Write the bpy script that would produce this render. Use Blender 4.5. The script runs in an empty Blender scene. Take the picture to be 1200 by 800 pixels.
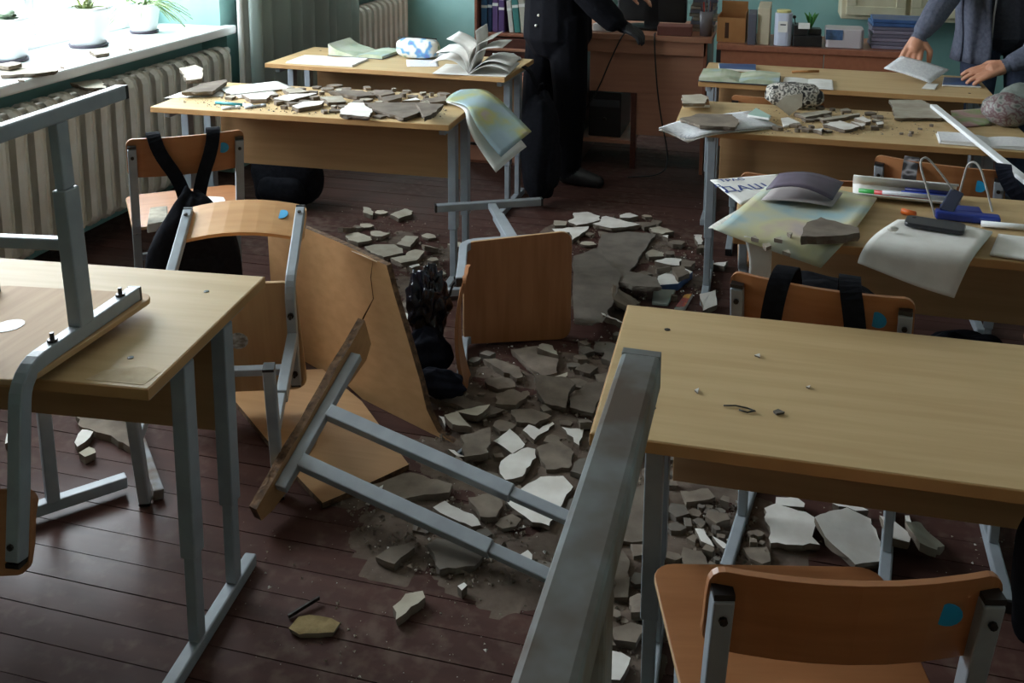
import bpy, bmesh, math, random
from mathutils import Vector, Matrix, noise
R = math.radians
S = bpy.context.scene
COL = S.collection
random.seed(7)

# ------------------------------------------------------------------ camera
F_PX, CY_PX, CAM_H = 1155.67, 65.4157, 1.5359
PITCH, YAW, ROLL = R(9.9806), R(14.9516), R(.2874)
_f = Vector((-math.sin(YAW)*math.cos(PITCH), math.cos(YAW)*math.cos(PITCH), -math.sin(PITCH)))
_r0 = Vector((math.cos(YAW), math.sin(YAW), 0)); _u0 = _r0.cross(_f)
_r = _r0*math.cos(ROLL) + _u0*math.sin(ROLL); _u = -_r0*math.sin(ROLL) + _u0*math.cos(ROLL)
CAM = Vector((0, 0, CAM_H))
cam = bpy.data.objects.new('camera', bpy.data.cameras.new('camera'))
cam.data.sensor_width = 36; cam.data.lens = F_PX/1200*36
cam.data.shift_y = -(400-CY_PX)/1200; cam.data.clip_start = .02
m3 = Matrix((_r, _u, -_f)).transposed()
cam.matrix_world = Matrix.Translation(CAM) @ m3.to_4x4()
COL.objects.link(cam); S.camera = cam

# ------------------------------------------------------------------ world, light, exposure
wd = bpy.data.worlds.new('overcast_sky'); S.world = wd; wd.use_nodes = True
bg = wd.node_tree.nodes['Background']; bg.inputs[0].default_value = (.86, .94, 1, 1); bg.inputs[1].default_value = 11
S.view_settings.view_transform = 'Standard'; S.view_settings.look = 'None'
S.view_settings.gamma = 1; S.view_settings.use_curve_mapping = False
S.view_settings.exposure = .75
S.cycles.use_denoising = True; S.cycles.max_bounces = 10; S.cycles.diffuse_bounces = 6
def portal(name, loc, sx, sy):            # light portal in a window opening: guides sampling, adds no light
    l = bpy.data.lights.new(name, 'AREA'); l.shape = 'RECTANGLE'; l.size = sx; l.size_y = sy
    l.cycles.is_portal = True
    o = bpy.data.objects.new(name, l); o.location = loc; o.rotation_euler = (0, R(-90), 0); COL.objects.link(o)
WX = -2.75                                 # inner face of the window wall
portal('window_portal', (-3.11, 3.2, 1.68), 1.75, 2.4)
portal('window_portal', (-3.11, 6.3, 1.68), 1.75, 1.3)

# ------------------------------------------------------------------ where things stand (measured from the room's own planes)
def ray(px, py): return _f + _r*((px-600)/F_PX) - _u*((py-CY_PX)/F_PX)
def onz(px, py, z=0.): d = ray(px, py); return CAM + d*((z-CAM_H)/d.z)
def ony(px, py, Y): d = ray(px, py); return CAM + d*(Y/d.y)
def onx(px, py, X): d = ray(px, py); return CAM + d*(X/d.x)
def onplane(px, py, p0, n): d = ray(px, py); return CAM + d*((p0-CAM).dot(n)/d.dot(n))

# ------------------------------------------------------------------ materials
def lin(c):
    f = lambda v: v/12.92 if v <= .04045 else ((v+.055)/1.055)**2.4
    return tuple(f(v/255) for v in c) + (1,)
MATS = {}
def mat(name, c1, c2=None, scale=8, rough=.5, bump=0, stretch=(1, 1, 1), metal=0, detail=4, spec=.5, coord='Object', vary=0, ramp=(.35, .65), trans=0):
    if name in MATS: return MATS[name]
    m = bpy.data.materials.new(name); m.use_nodes = True; nt = m.node_tree; N = nt.nodes; L = nt.links
    b = N['Principled BSDF']; b.inputs['Roughness'].default_value = rough; b.inputs['Metallic'].default_value = metal
    b.inputs['Specular IOR Level'].default_value = spec
    if trans: b.inputs['Transmission Weight'].default_value = trans
    b.inputs['Base Color'].default_value = lin(c1)
    m.diffuse_color = lin(c1)
    if c2:
        tc = N.new('ShaderNodeTexCoord'); mp = N.new('ShaderNodeMapping'); mp.inputs['Scale'].default_value = stretch
        nz = N.new('ShaderNodeTexNoise'); nz.inputs['Scale'].default_value = scale; nz.inputs['Detail'].default_value = detail
        cr = N.new('ShaderNodeValToRGB'); cr.color_ramp.elements[0].position = ramp[0]; cr.color_ramp.elements[1].position = ramp[1]
        cr.color_ramp.elements[0].color = lin(c1); cr.color_ramp.elements[1].color = lin(c2)
        L.new(tc.outputs[coord], mp.inputs[0]); L.new(nz.outputs[0], cr.inputs[0])
        if vary:
            oi = N.new('ShaderNodeObjectInfo'); va = N.new('ShaderNodeVectorMath'); va.operation = 'ADD'
            ml = N.new('ShaderNodeMath'); ml.operation = 'MULTIPLY'; ml.inputs[1].default_value = 37
            L.new(oi.outputs['Random'], ml.inputs[0]); L.new(mp.outputs[0], va.inputs[0]); L.new(ml.outputs[0], va.inputs[1])
            L.new(va.outputs[0], nz.inputs[0])
            hs = N.new('ShaderNodeHueSaturation'); mr = N.new('ShaderNodeMapRange')
            mr.inputs[3].default_value = 1-vary; mr.inputs[4].default_value = 1+vary
            L.new(oi.outputs['Random'], mr.inputs[0]); L.new(mr.outputs[0], hs.inputs['Value']); L.new(cr.outputs[0], hs.inputs['Color'])
            L.new(hs.outputs[0], b.inputs['Base Color'])
        else:
            L.new(mp.outputs[0], nz.inputs[0]); L.new(cr.outputs[0], b.inputs['Base Color'])
        if bump:
            bp = N.new('ShaderNodeBump'); bp.inputs['Strength'].default_value = bump; bp.inputs['Distance'].default_value = .01
            L.new(nz.outputs[0], bp.inputs['Height']); L.new(bp.outputs[0], b.inputs['Normal'])
    MATS[name] = m; return m
laminate = mat('beech_laminate', (188, 159, 115), (198, 170, 126), 3, .52, .02, (1, 14, 14), spec=.3)
lam_edge = mat('laminate_edge', (176, 132, 82), (190, 146, 96), 6, .5, .02)
panel_m = mat('beech_panel', (168, 128, 86), (178, 138, 96), 3, .5, .02, (1, 14, 14))
plywood = mat('chair_plywood', (158, 103, 64), (172, 117, 76), 4, .42, .03, (1, 10, 10), vary=.06)
plylight = mat('chair_plywood_light', (206, 152, 98), (218, 166, 112), 4, .42, .03, (1, 10, 10))
plyraw = mat('plywood_underside', (176, 140, 100), (188, 153, 112), 4, .7, .02, (12, 1, 12))
metal = mat('grey_paint_metal', (142, 149, 156), (152, 159, 166), 20, .38, .03, spec=.5)
dirtymetal = mat('scuffed_metal', (140, 146, 150), (100, 83, 70), 13, .6, .1, (1, 1, 1), ramp=(.36, .58))
steel = mat('steel_bolt', (70, 66, 62), (40, 38, 36), 60, .35, metal=.8)
blackp = mat('black_plastic', (22, 22, 24), (30, 30, 32), 30, .4)
bluedot = mat('blue_sticker', (20, 140, 190), (30, 150, 200), 30, .5)
silverdot = mat('worn_silver_sticker', (196, 206, 212), (120, 116, 108), 60, .4)
teal = mat('teal_wall_paint', (142, 184, 180), (132, 176, 172), 5, .6, .05)
whitewall = mat('whitewash', (226, 226, 220), (214, 214, 208), 4, .8, .05)
cream = mat('cream_paint', (222, 214, 186), (208, 198, 168), 9, .5, .04)
whitepaint = mat('white_gloss_paint', (238, 240, 240), (228, 230, 230), 6, .35)
pvc = mat('white_pvc', (244, 246, 248), None, rough=.3)
redwood = mat('redbrown_veneer', (136, 84, 64), (150, 96, 74), 3, .38, .03, (14, 1, 14))
redwood2 = mat('orange_brown_veneer', (172, 120, 96), (182, 130, 104), 3, .4, .03, (1, 1, 12))
darkwood = mat('dark_veneer', (74, 38, 30), (90, 48, 36), 3, .4, .03, (14, 1, 14))
chip = mat('torn_chipboard', (112, 84, 58), (70, 50, 34), 60, .9, .8)

# ------------------------------------------------------------------ mesh helpers
class MB:
    def __init__(s): s.v = []; s.f = []; s.m = []
    def add(s, vs, fs, mi=0):
        o = len(s.v); s.v += [Vector(v) for v in vs]
        for k in fs: s.f.append([i+o for i in k]); s.m.append(mi)
        return s
    def box(s, c, d, M=None, mi=0):
        x, y, z = [k/2 for k in d]; c = Vector(c)
        vs = [Vector((a*x, b*y, e*z)) for e in (-1, 1) for b in (-1, 1) for a in (-1, 1)]
        vs = [(M @ v if M else v)+c for v in vs]
        return s.add(vs, [(0, 2, 3, 1), (4, 5, 7, 6), (0, 1, 5, 4), (2, 6, 7, 3), (0, 4, 6, 2), (1, 3, 7, 5)], mi)
    def bx(s, x0, x1, y0, y1, z0, z1, mi=0): return s.box(((x0+x1)/2, (y0+y1)/2, (z0+z1)/2), (x1-x0, y1-y0, z1-z0), None, mi)
    def sweep(s, pts, prof, up=(1, 0, 0), mi=0, scale=None):
        """profile (list of 2D) swept along pts; profile u axis = up projected, v axis = tangent x u"""
        pts = [Vector(p) for p in pts]; up = Vector(up); n = len(prof); vs = []
        for i, p in enumerate(pts):
            t = (pts[min(i+1, len(pts)-1)]-pts[max(i-1, 0)]).normalized()
            a = (up - t*up.dot(t)); a = a.normalized() if a.length > 1e-5 else t.orthogonal().normalized()
            b = t.cross(a); k = scale[i] if scale else 1
            # mitre
            if 0 < i < len(pts)-1:
                t1 = (p-pts[i-1]).normalized(); c = max(.5, t1.dot(t)); kb = 1/c
            else: kb = 1
            vs += [p + a*(q[0]*k) + b*(q[1]*k*kb) for q in prof]
        fs = []
        for i in range(len(pts)-1):
            for j in range(n):
                j2 = (j+1) % n; fs.append((i*n+j, i*n+j2, (i+1)*n+j2, (i+1)*n+j))
        fs.append(tuple(range(n))[::-1]); fs.append(tuple((len(pts)-1)*n+j for j in range(n)))
        return s.add(vs, fs, mi)
    def bar(s, p0, p1, w, h, up=(1, 0, 0), mi=0):
        return s.sweep([p0, p1], [(-w/2, -h/2), (w/2, -h/2), (w/2, h/2), (-w/2, h/2)], up, mi)
    def tube(s, pts, r, n=8, mi=0, scale=None, up=(.3, .2, 1)):
        return s.sweep(pts, [(math.cos(k*2*math.pi/n)*r, math.sin(k*2*math.pi/n)*r) for k in range(n)], up, mi, scale)
    def prism(s, poly, z0, z1, mi=0, top=None, M=None):
        n = len(poly); a = sum(poly[i][0]*poly[(i+1) % n][1]-poly[(i+1) % n][0]*poly[i][1] for i in range(n))
        if a < 0: poly = poly[::-1]
        vs = [Vector((p[0], p[1], z0)) for p in poly]+[Vector((p[0], p[1], z1)) for p in poly]
        if M: vs = [M @ v for v in vs]
        o = len(s.v); s.v += vs
        s.f.append([o+i for i in range(n)][::-1]); s.m.append(mi)
        s.f.append([o+n+i for i in range(n)]); s.m.append(mi if top is None else top)
        for i in range(n): s.f.append([o+i, o+(i+1) % n, o+n+(i+1) % n, o+n+i]); s.m.append(mi)
        return s
    def lathe(s, prof, n=20, c=(0, 0, 0), mi=0, M=None):
        c = Vector(c); vs = []
        for r, z in prof:
            for k in range(n):
                v = Vector((r*math.cos(2*math.pi*k/n), r*math.sin(2*math.pi*k/n), z)); vs.append((M @ v if M else v)+c)
        fs = [(i*n+k, i*n+(k+1) % n, (i+1)*n+(k+1) % n, (i+1)*n+k) for i in range(len(prof)-1) for k in range(n)]
        if prof[0][0] > 1e-4: fs.append(tuple(range(n))[::-1])
        if prof[-1][0] > 1e-4: fs.append(tuple((len(prof)-1)*n+k for k in range(n)))
        return s.add(vs, fs, mi)
    def grid(s, fn, nu, nv, mi=0, thick=0):
        vs = [Vector(fn(i/nu, j/nv)) for j in range(nv+1) for i in range(nu+1)]
        fs = [(j*(nu+1)+i, j*(nu+1)+i+1, (j+1)*(nu+1)+i+1, (j+1)*(nu+1)+i) for j in range(nv) for i in range(nu)]
        return s.add(vs, fs, mi)
    def ball(s, c, r, n=12, M=None, mi=0):
        k = 8
        return s.lathe([(max(1e-5, math.sin(math.pi*i/k))*1., -math.cos(math.pi*i/k)) for i in range(k+1)], n, c, mi,
                       (M or Matrix.Identity(3)) @ Matrix.Diagonal(Vector(r) if hasattr(r, '__len__') else Vector((r, r, r))))
    def mesh(s, name, mats, smooth=False):
        me = bpy.data.meshes.new(name); me.from_pydata(s.v, [], s.f)
        for x in (mats if isinstance(mats, (list, tuple)) else [mats]): me.materials.append(x)
        me.polygons.foreach_set('material_index', s.m)
        if smooth: me.polygons.foreach_set('use_smooth', [True]*len(me.polygons))
        me.update(); return me
    def build(s, name, mats, parent=None, bevel=0, smooth=False, solid=0, sub=0):
        o = bpy.data.objects.new(name, s.mesh(name, mats, smooth)); COL.objects.link(o)
        if parent: o.parent = parent
        if solid: k = o.modifiers.new('thick', 'SOLIDIFY'); k.thickness = solid; k.offset = 0
        if sub: k = o.modifiers.new('sub', 'SUBSURF'); k.levels = k.render_levels = sub
        if bevel: k = o.modifiers.new('bevel', 'BEVEL'); k.width = bevel; k.segments = 2; k.limit_method = 'ANGLE'
        return o
def tag(o, label, cat, group=None, kind=None):
    if label: o['label'] = label
    if cat: o['category'] = cat
    if group: o['group'] = group
    if kind: o['kind'] = kind
    return o
def empty(name, M=None):
    o = bpy.data.objects.new(name, None); o.empty_display_size = .1; COL.objects.link(o)
    if M is not None: o.matrix_world = M
    return o
def TR(x, y, z=0, rz=0): return Matrix.Translation((x, y, z)) @ Matrix.Rotation(R(rz), 4, 'Z')
def struct(o): o['kind'] = 'structure'; return o
def copy_part(o, parent):
    c = o.copy(); COL.objects.link(c); c.parent = parent; return c
def copy_tree(o, parent=None):
    c = o.copy(); COL.objects.link(c); c.parent = parent
    for ch in list(o.children): copy_tree(ch, c)
    return c
def rpoly(w, d, r, n=4):                  # rounded rectangle
    out = []
    for cx, cy, a0 in ((w/2-r, d/2-r, 0), (-w/2+r, d/2-r, 90), (-w/2+r, -d/2+r, 180), (w/2-r, -d/2+r, 270)):
        for k in range(n+1): a = R(a0+90*k/n); out.append((cx+r*math.cos(a), cy+r*math.sin(a)))
    return out

# ------------------------------------------------------------------ room
XL, XR, YN, YF, ZC = WX, 3.1, -1.4, 7.05, 3.1
b = MB(); b.bx(-3.3, XR+.1, YN-.1, YF+.1, -.1, -.016)
floor = struct(b.build('floor', mat('dark_subfloor', (40, 28, 22), (30, 20, 16), 6, .9)))
floorm = mat('brown_floor_paint', (66, 43, 38), (78, 53, 47), 3, .3, .06, (1, 6, 6), vary=.07)
def floor_material():
    m = floorm; m.node_tree.nodes['Principled BSDF'].inputs['Specular IOR Level'].default_value = .15; nt = m.node_tree; N = nt.nodes; L = nt.links; b = N['Principled BSDF']
    g = N.new('ShaderNodeNewGeometry'); nz = N.new('ShaderNodeTexNoise'); nz.inputs['Scale'].default_value = 2.2; nz.inputs['Detail'].default_value = 8
    nz2 = N.new('ShaderNodeTexNoise'); nz2.inputs['Scale'].default_value = 26; nz2.inputs['Detail'].default_value = 5
    L.new(g.outputs['Position'], nz.inputs[0]); L.new(g.outputs['Position'], nz2.inputs[0])
    mr = N.new('ShaderNodeMapRange'); mr.inputs[1].default_value = .4; mr.inputs[2].default_value = .72; mr.inputs[3].default_value = .58; mr.inputs[4].default_value = .78
    # boards polished by wear next to the chipped-top desk, matt elsewhere
    ds = N.new('ShaderNodeVectorMath'); ds.operation = 'DISTANCE'; ds.inputs[1].default_value = (-1.5, 1.78, 0); L.new(g.outputs['Position'], ds.inputs[0])
    wr = N.new('ShaderNodeMapRange'); wr.inputs[1].default_value = .12; wr.inputs[2].default_value = .3; wr.inputs[3].default_value = .28; wr.inputs[4].default_value = 0; L.new(ds.outputs['Value'], wr.inputs[0])
    sb = N.new('ShaderNodeMath'); sb.operation = 'SUBTRACT'; L.new(mr.outputs[0], sb.inputs[0]); L.new(wr.outputs[0], sb.inputs[1])
    L.new(nz.outputs[0], mr.inputs[0]); L.new(sb.outputs[0], b.inputs['Roughness'])
    # pale plaster dust trodden into the paint (dirt with its own shape)
    mu = N.new('ShaderNodeMath'); mu.operation = 'MULTIPLY'; L.new(nz.outputs[0], mu.inputs[0]); L.new(nz2.outputs[0], mu.inputs[1])
    cr = N.new('ShaderNodeValToRGB'); cr.color_ramp.elements[0].position = .26; cr.color_ramp.elements[1].position = .42
    cr.color_ramp.elements[1].color = (.26, .26, .26, 1)
    L.new(mu.outputs[0], cr.inputs[0])
    mx = N.new('ShaderNodeMixRGB'); mx.inputs[2].default_value = lin((132, 118, 106))
    old = b.inputs['Base Color'].links[0].from_socket
    L.new(cr.outputs[0], mx.inputs[0]); L.new(old, mx.inputs[1]); L.new(mx.outputs[0], b.inputs['Base Color'])
floor_material()
pitch_b = .0845; n = int((YF-YN)/pitch_b)+1
bm_ = MB(); bm_.bx(-2.9, XR, -.041, .041, -.02, 0); pm = bm_.mesh('floor_plank', floorm)
for i in range(n):
    o = bpy.data.objects.new('floor_plank', pm); COL.objects.link(o); o.parent = floor
    o.location = (0, YN+.042+i*pitch_b, random.uniform(-.0015, 0))
b = MB(); b.bx(-3.3, XR+.1, YN-.1, YF+.1, ZC, ZC+.1); struct(b.build('ceiling', mat('bared_ceiling', (214, 210, 202), (150, 138, 122), 1.2, .9, .2)))
b = MB(); b.bx(-3.3, XR+.1, YF, YF+.1, -.1, 1.9, 0); b.bx(-3.3, XR+.1, YF, YF+.1, 1.9, ZC, 1); struct(b.build('wall_front', [teal, whitewall]))
b = MB(); b.bx(XR, XR+.1, YN, YF, -.1, 1.9, 0); b.bx(XR, XR+.1, YN, YF, 1.9, ZC, 1); struct(b.build('wall_right', [teal, whitewall]))
b = MB(); b.bx(-3.3, XR+.1, YN-.1, YN, -.1, 1.9, 0); b.bx(-3.3, XR+.1, YN-.1, YN, 1.9, ZC, 1); struct(b.build('wall_rear', [cream, whitewall]))
b = MB(); b.bx(-2.9, XR, YF-.02, YF, 0, .09); struct(b.build('baseboard_front', darkwood))
WINS = [(1.95, 4.47), (5.75, 6.95)]; SILL = .8; WT = 2.6
b = MB()
b.bx(-3.3, -2.9, YN, YF, -.1, SILL-.04); struct(b.build('wall_left', [teal, whitewall]))
b = MB(); b.bx(-3.3, WX, YN, YF, WT, 2.7); b.bx(-3.3, WX, YN, YF, 2.7, ZC, 1)
ys = [YN]+[v for w in WINS for v in w]+[YF]
for k in range(0, len(ys), 2): b.bx(-3.3, WX, ys[k], ys[k+1], SILL-.04, WT)
struct(b.build('wall_left_upper', [teal, whitewall]))
for k, (ya, yb) in enumerate(((YN, 1.55), (4.53, 5.7), (7.0, YF))): struct(MB().bx(-2.9, WX, ya, yb, -.1, SILL-.04).build('trim_%d' % (k+1), teal))
glass = bpy.data.materials.new('window_glass'); glass.use_nodes = True
nt = glass.node_tree; nt.nodes.clear(); ou = nt.nodes.new('ShaderNodeOutputMaterial'); tr = nt.nodes.new('ShaderNodeBsdfTransparent'); gl = nt.nodes.new('ShaderNodeBsdfGlossy')
gl.inputs['Roughness'].default_value = .02; mx = nt.nodes.new('ShaderNodeMixShader'); mx.inputs[0].default_value = .06
nt.links.new(tr.outputs[0], mx.inputs[1]); nt.links.new(gl.outputs[0], mx.inputs[2]); nt.links.new(mx.outputs[0], ou.inputs[0])
for wi, (y0, y1) in enumerate(WINS):
    fr = MB(); t = .06; xa, xb = -3.22, -3.16
    fr.bx(xa, xb, y0, y1, SILL, SILL+t); fr.bx(xa, xb, y0, y1, WT-t, WT)
    fr.bx(xa, xb, y0, y0+t, SILL+t, WT-t); fr.bx(xa, xb, y1-t, y1, SILL+t, WT-t)
    w = struct(fr.build('window_%d' % (wi+1), pvc, bevel=.004))
    nb = 3 if y1-y0 > 2 else 2
    for k in range(nb):
        a = y0+t+(y1-y0-2*t)*k/nb; c = y0+t+(y1-y0-2*t)*(k+1)/nb
        s_ = MB(); e = .055
        s_.bx(-3.205, -3.14, a+.004, c-.004, SILL+t, SILL+t+e); s_.bx(-3.205, -3.14, a+.004, c-.004, WT-t-e, WT-t)
        s_.bx(-3.205, -3.14, a+.004, a+e, SILL+t+e, WT-t-e); s_.bx(-3.205, -3.14, c-e, c-.004, SILL+t+e, WT-t-e)
        sa = s_.build('sash', pvc, w, bevel=.004)
        MB().bx(-3.182, -3.176, a+e-.005, c-e+.005, SILL+t+e-.005, WT-t-e+.005).build('pane', glass, sa)
        h = MB(); h.bx(-3.14, -3.12, a+.02, a+.04, 1.5, 1.54); h.bx(-3.125, -3.11, a+.022, a+.038, 1.36, 1.54)
        h.build('handle', pvc, sa, bevel=.003)
    MB().bx(-3.22, -2.69, y0-.04, min(y1+.06, YF), SILL-.045, SILL).build('window_sill', whitepaint, w, bevel=.01)

# ------------------------------------------------------------------ radiators
radm = mat('radiator_paint', (236, 234, 226), (226, 222, 210), 12, .45, .05)
def rad_section():
    b = MB(); prof = []
    # one cast-iron section: two vertical columns joined top and bottom with rounded heads
    pts = []
    for yy in (-.045, .045):
        pass
    out = [(-.07, .06), (-.07, .52)]
    for k in range(7): a = R(180-180*k/6); out.append((.07*math.cos(a), .545+.05*math.sin(a)))
    out += [(.07, .52), (.07, .06)]
    for k in range(7): a = R(-180*k/6); out.append((.07*math.cos(a), .055+.05*math.sin(a)))
    n = len(out); w = .03
    # fat in the middle, thin at the rim
    vs = []; fs = []
    for s_, k in ((-w*.45, 1), (-w, .82), (w, .82), (w*.45, 1)):
        for x, z in out: vs.append((x*k, s_, .3+(z-.3)*(.97 if k < 1 else 1)))
    for r_ in range(3):
        for j in range(n): fs.append((r_*n+j, r_*n+(j+1) % n, (r_+1)*n+(j+1) % n, (r_+1)*n+j))
    fs.append(tuple(range(n))[::-1]); fs.append(tuple(3*n+j for j in range(n)))
    b.add(vs, fs); b.bx(-.02, .02, -.05, .05, .54, .57); b.bx(-.02, .02, -.05, .05, .03, .06)
    return b.mesh('section', radm)
secm = rad_section()
def radiator(y0, n, label, z=.108):
    t = empty('radiator', TR(-2.735, y0, z)); tag(t, label, 'radiator')
    for k in range(n):
        o = bpy.data.objects.new('section', secm); COL.objects.link(o); o.parent = t; o.location = (0, k*.096, 0)
    p = MB(); p.tube([(0, -.06, .56), (0, n*.096, .56)], .02); p.tube([(0, -.06, .045), (0, n*.096, .045)], .02); p.tube([(0, -.05, .045), (0, -.05, -.109)], .017)
    p.build('pipe', radm, t, smooth=True)
    return t
radiator(1.62, 30, 'long cream cast-iron radiator below the sill with the potted plants')
radiator(5.86, 12, 'cream cast-iron radiator beyond the grey curtain in the corner')

# ------------------------------------------------------------------ desk
def screw(parent, x, y, z):
    MB().lathe([(.006, 0), (.006, .0015), (.0001, .002)], 8, (x, y, z)).build('screw', steel, parent)
LEGMESH = {}
def desk(label, x, y, rz, h=.677, inset=.04, group=None, name='school_desk'):
    """origin = front-left corner on the floor, 1.2 x 0.5"""
    t = empty(name, TR(x, y, 0, rz)); tag(t, label, 'desk', group)
    b = MB(); b.bx(0, 1.2, 0, .5, h-.022, h-.001, 1); b.bx(.002, 1.198, .002, .498, h-.003, h, 0)
    top_ = b.build('tabletop', [laminate, lam_edge], t, bevel=.002)
    MB().bx(inset+.02, 1.18-inset, .415, .431, h-.33, h-.024).build('modesty_panel', panel_m, t, bevel=.001)
    for u in (inset, 1.2-inset):
        MB().bx(u-.0125, u+.0125, .05, .45, h-.052, h-.022).build('side_rail', metal, t, bevel=.003)
        MB().bx(u-.014, u+.014, .05, .45, 0.0, .03).build('foot_rail', metal, t, bevel=.004)
        for v in (.19, .36):
            l = MB(); l.bx(u-.016, u+.016, v-.02, v+.02, .22, h-.05); l.bx(u-.012, u+.012, v-.015, v+.015, .03, .22)
            l.build('leg', metal, t, bevel=.003)
    for u, v in ((.09, .1), (.09, .4), (1.11, .1), (1.11, .4)):
        screw(top_, u, v, h-.0005)
    return t
desk('light beech desk with a bare top, plywood chair tucked in at its empty end', -.249, 1.42, 1.56, inset=.09)
deskB = desk('light beech desk by the radiator with an upturned chair on its chipped top', -2.198, 1.231, 5.8)
desk('beech desk beside the radiator heaped with grey plaster slabs and a hanging map', -2.305, 3.224, 1.9)
desk('beech desk holding a patterned pencil case and open white books', -2.343, 4.183, -1.27)
desk('beech desk where the person in the grey cardigan gathers papers', -.305, 4.319, -1.49)
desk('beech desk strewn with plaster, a patterned cap and a white plastic strip', -.326, 3.435, .27, inset=.13)
desk('beech desk holding a coloured map, phone, notebook and blue pencil stand', -.07, 2.395, 0, inset=.06)
desk('taller beech desk in the row behind the bare-topped desk, upturned chair on it', -.2, .32, 0, h=.77)
# chipped laminate corner
b = MB(); b.prism([(1.075, .012), (1.185, .012), (1.19, .06), (1.15, .075), (1.12, .06), (1.09, .05)], .6772, .6776)
b.build('chipped_patch', mat('bare_chip', (216, 196, 164), (196, 172, 136), 30, .8), next(c_ for c_ in deskB.children if c_.name.startswith('tabletop')))

# ------------------------------------------------------------------ chair
def arc(c, r, a0, a1, n, x): return [(x, c[0]+r*math.cos(R(a0+(a1-a0)*k/n)), c[1]+r*math.sin(R(a0+(a1-a0)*k/n))) for k in range(n+1)]
CH = {}
def chair_parts(sh, light):
    key = (sh, light)
    if key in CH: return CH[key]
    P = []; top = sh+.31; zt = sh-.012-.0135
    ply = plylight if light else plywood
    # seat: rounded plywood, narrower at the back, slight saddle
    o_ = []
    for x, y in rpoly(1, 1, .1, 5):
        w = .385 if y > 0 else .36
        o_.append((x*w, y*.37+.015))
    b = MB(); b.prism(o_, sh-.012, sh-.001, 1, top=0); P.append(('seat', b.mesh('seat', [ply, plyraw]), .002))
    b = MB()
    for s_ in (0,):
        US = [-1, -.992, -.97, -.935, -.89, -.75, -.5, -.25, 0, .25, .5, .75, .89, .935, .97, .992, 1]; nn = len(US)-1; H0, H1 = sh+.175, top; rows = []
        for side in (0, 1):
            for iv in range(4):
                vv = iv/3
                for iu in range(nn+1):
                    uu = US[iu]; zz = H0+(H1-H0)*vv
                    if abs(uu) > .88:    # rounded corners
                        k = (abs(uu)-.88)/.12; cut = .024*(1-math.sqrt(max(0, 1-k*k)))
                        zz = min(max(zz, H0+cut), H1-cut)
                    yb = -.19-.028*(1-uu*uu)-.03*vv + (.011 if side else 0)
                    rows.append((uu*.182, yb, zz))
        w = nn+1; fs = []
        for iv in range(3):
            for iu in range(nn):
                a = iv*w+iu; fs.append((a, a+1, a+w+1, a+w)); c = 4*w+a; fs.append((c, c+w, c+w+1, c+1))
        per = list(range(nn+1))+[iv*w+nn for iv in (1, 2, 3)]+[3*w+iu for iu in range(nn-1, -1, -1)]+[2*w, w]
        for i in range(len(per)): a, c = per[i], per[(i+1) % len(per)]; fs.append((c, a, a+4*w, c+4*w))
        b.add(rows, fs)
    P.append(('backrest', b.mesh('backrest', ply), .0015))
    for s_ in (-1, 1):
        x = s_*.165
        pts = [(x, .165, zt)]+arc((-.115, zt+.06), .06, 270, 190, 6, x)+[(x, -.2, sh+.16), (x, -.226, top-.03)]
        w = .0135
        b = MB(); b.sweep(pts, [(-w, -w), (w, -w), (w, w), (-w, w)]); P.append(('side_frame', b.mesh('side_frame', metal), .003))
        b = MB(); b.bx(x-.014, x+.014, -.02, .02, .15, zt-.01); b.bx(x-.0105, x+.0105, -.015, .015, .028, .15)
        P.append(('leg', b.mesh('leg', metal), .003))
        b = MB(); b.bx(x-.014, x+.014, -.205, .19, 0, .028); P.append(('foot_rail', b.mesh('foot_rail', metal), .004))
        for bx_ in ((x-.0135, x+.0135, .188, .196, .0005, .0275), (x-.0135, x+.0135, -.211, -.203, .0005, .0275), (x-.013, x+.013, -.239, -.213, top-.03, top-.022), (x-.0135, x+.0135, .162, .169, zt-.0135, zt+.0135)):
            P.append(('end_cap', MB().bx(*bx_).mesh('end_cap', blackp), 0))
        b = MB(); M = Matrix.Rotation(R(90), 3, 'X')
        b.lathe([(.006, 0), (.0055, .004), (.0001, .005)], 8, (x, -.2355, top-.06), 0, M)
        P.append(('bolt', b.mesh('bolt', steel), 0))
        for yy in (-.08, .12):
            b = MB(); b.lathe([(.0001, -.03), (.004, -.03), (.004, -.0185), (.009, -.0185), (.009, -.013)], 8, (x, yy, zt))
            P.append(('bolt', b.mesh('bolt', steel), 0))
    b = MB(); b.bar((-.152, 0, .255), (.152, 0, .255), .022, .022, (0, 0, 1)); P.append(('crossbar', b.mesh('crossbar', metal), .003))
    b = MB(); M = Matrix.Rotation(R(90), 3, 'X'); uu = .62
    b.lathe([(.019, 0), (.0185, .0012), (.0001, .0012)], 16, (uu*.182, -.19-.028*(1-uu*uu)-.03*.6-.0006, sh+.175+.135*.6), 0, Matrix.Rotation(R(-6), 3, 'Z') @ Matrix.Rotation(R(11), 3, 'X') @ M)
    P.append(('blue_dot', b.mesh('blue_dot', bluedot), 0))
    b = MB(); b.lathe([(.028, 0), (.028, -.001), (.0001, -.001)][::-1], 14, (.01, .02, sh-.012)); P.append(('underside_sticker', b.mesh('underside_sticker', silverdot), 0))
    CH[key] = P; return P
def chair(label, M, sh=.42, light=False, group=None):
    t = empty('school_chair', M); tag(t, label, 'chair', group)
    last = {}
    for nm, me, bv in chair_parts(sh, light):
        o = bpy.data.objects.new(nm, me); COL.objects.link(o); last[nm] = o
        o.parent = last.get({'blue_dot': 'backrest', 'underside_sticker': 'seat', 'bolt': 'side_frame', 'end_cap': 'foot_rail'}.get(nm), t)
        if bv: k = o.modifiers.new('bevel', 'BEVEL'); k.width = bv; k.segments = 2; k.limit_method = 'ANGLE'
    return t
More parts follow.
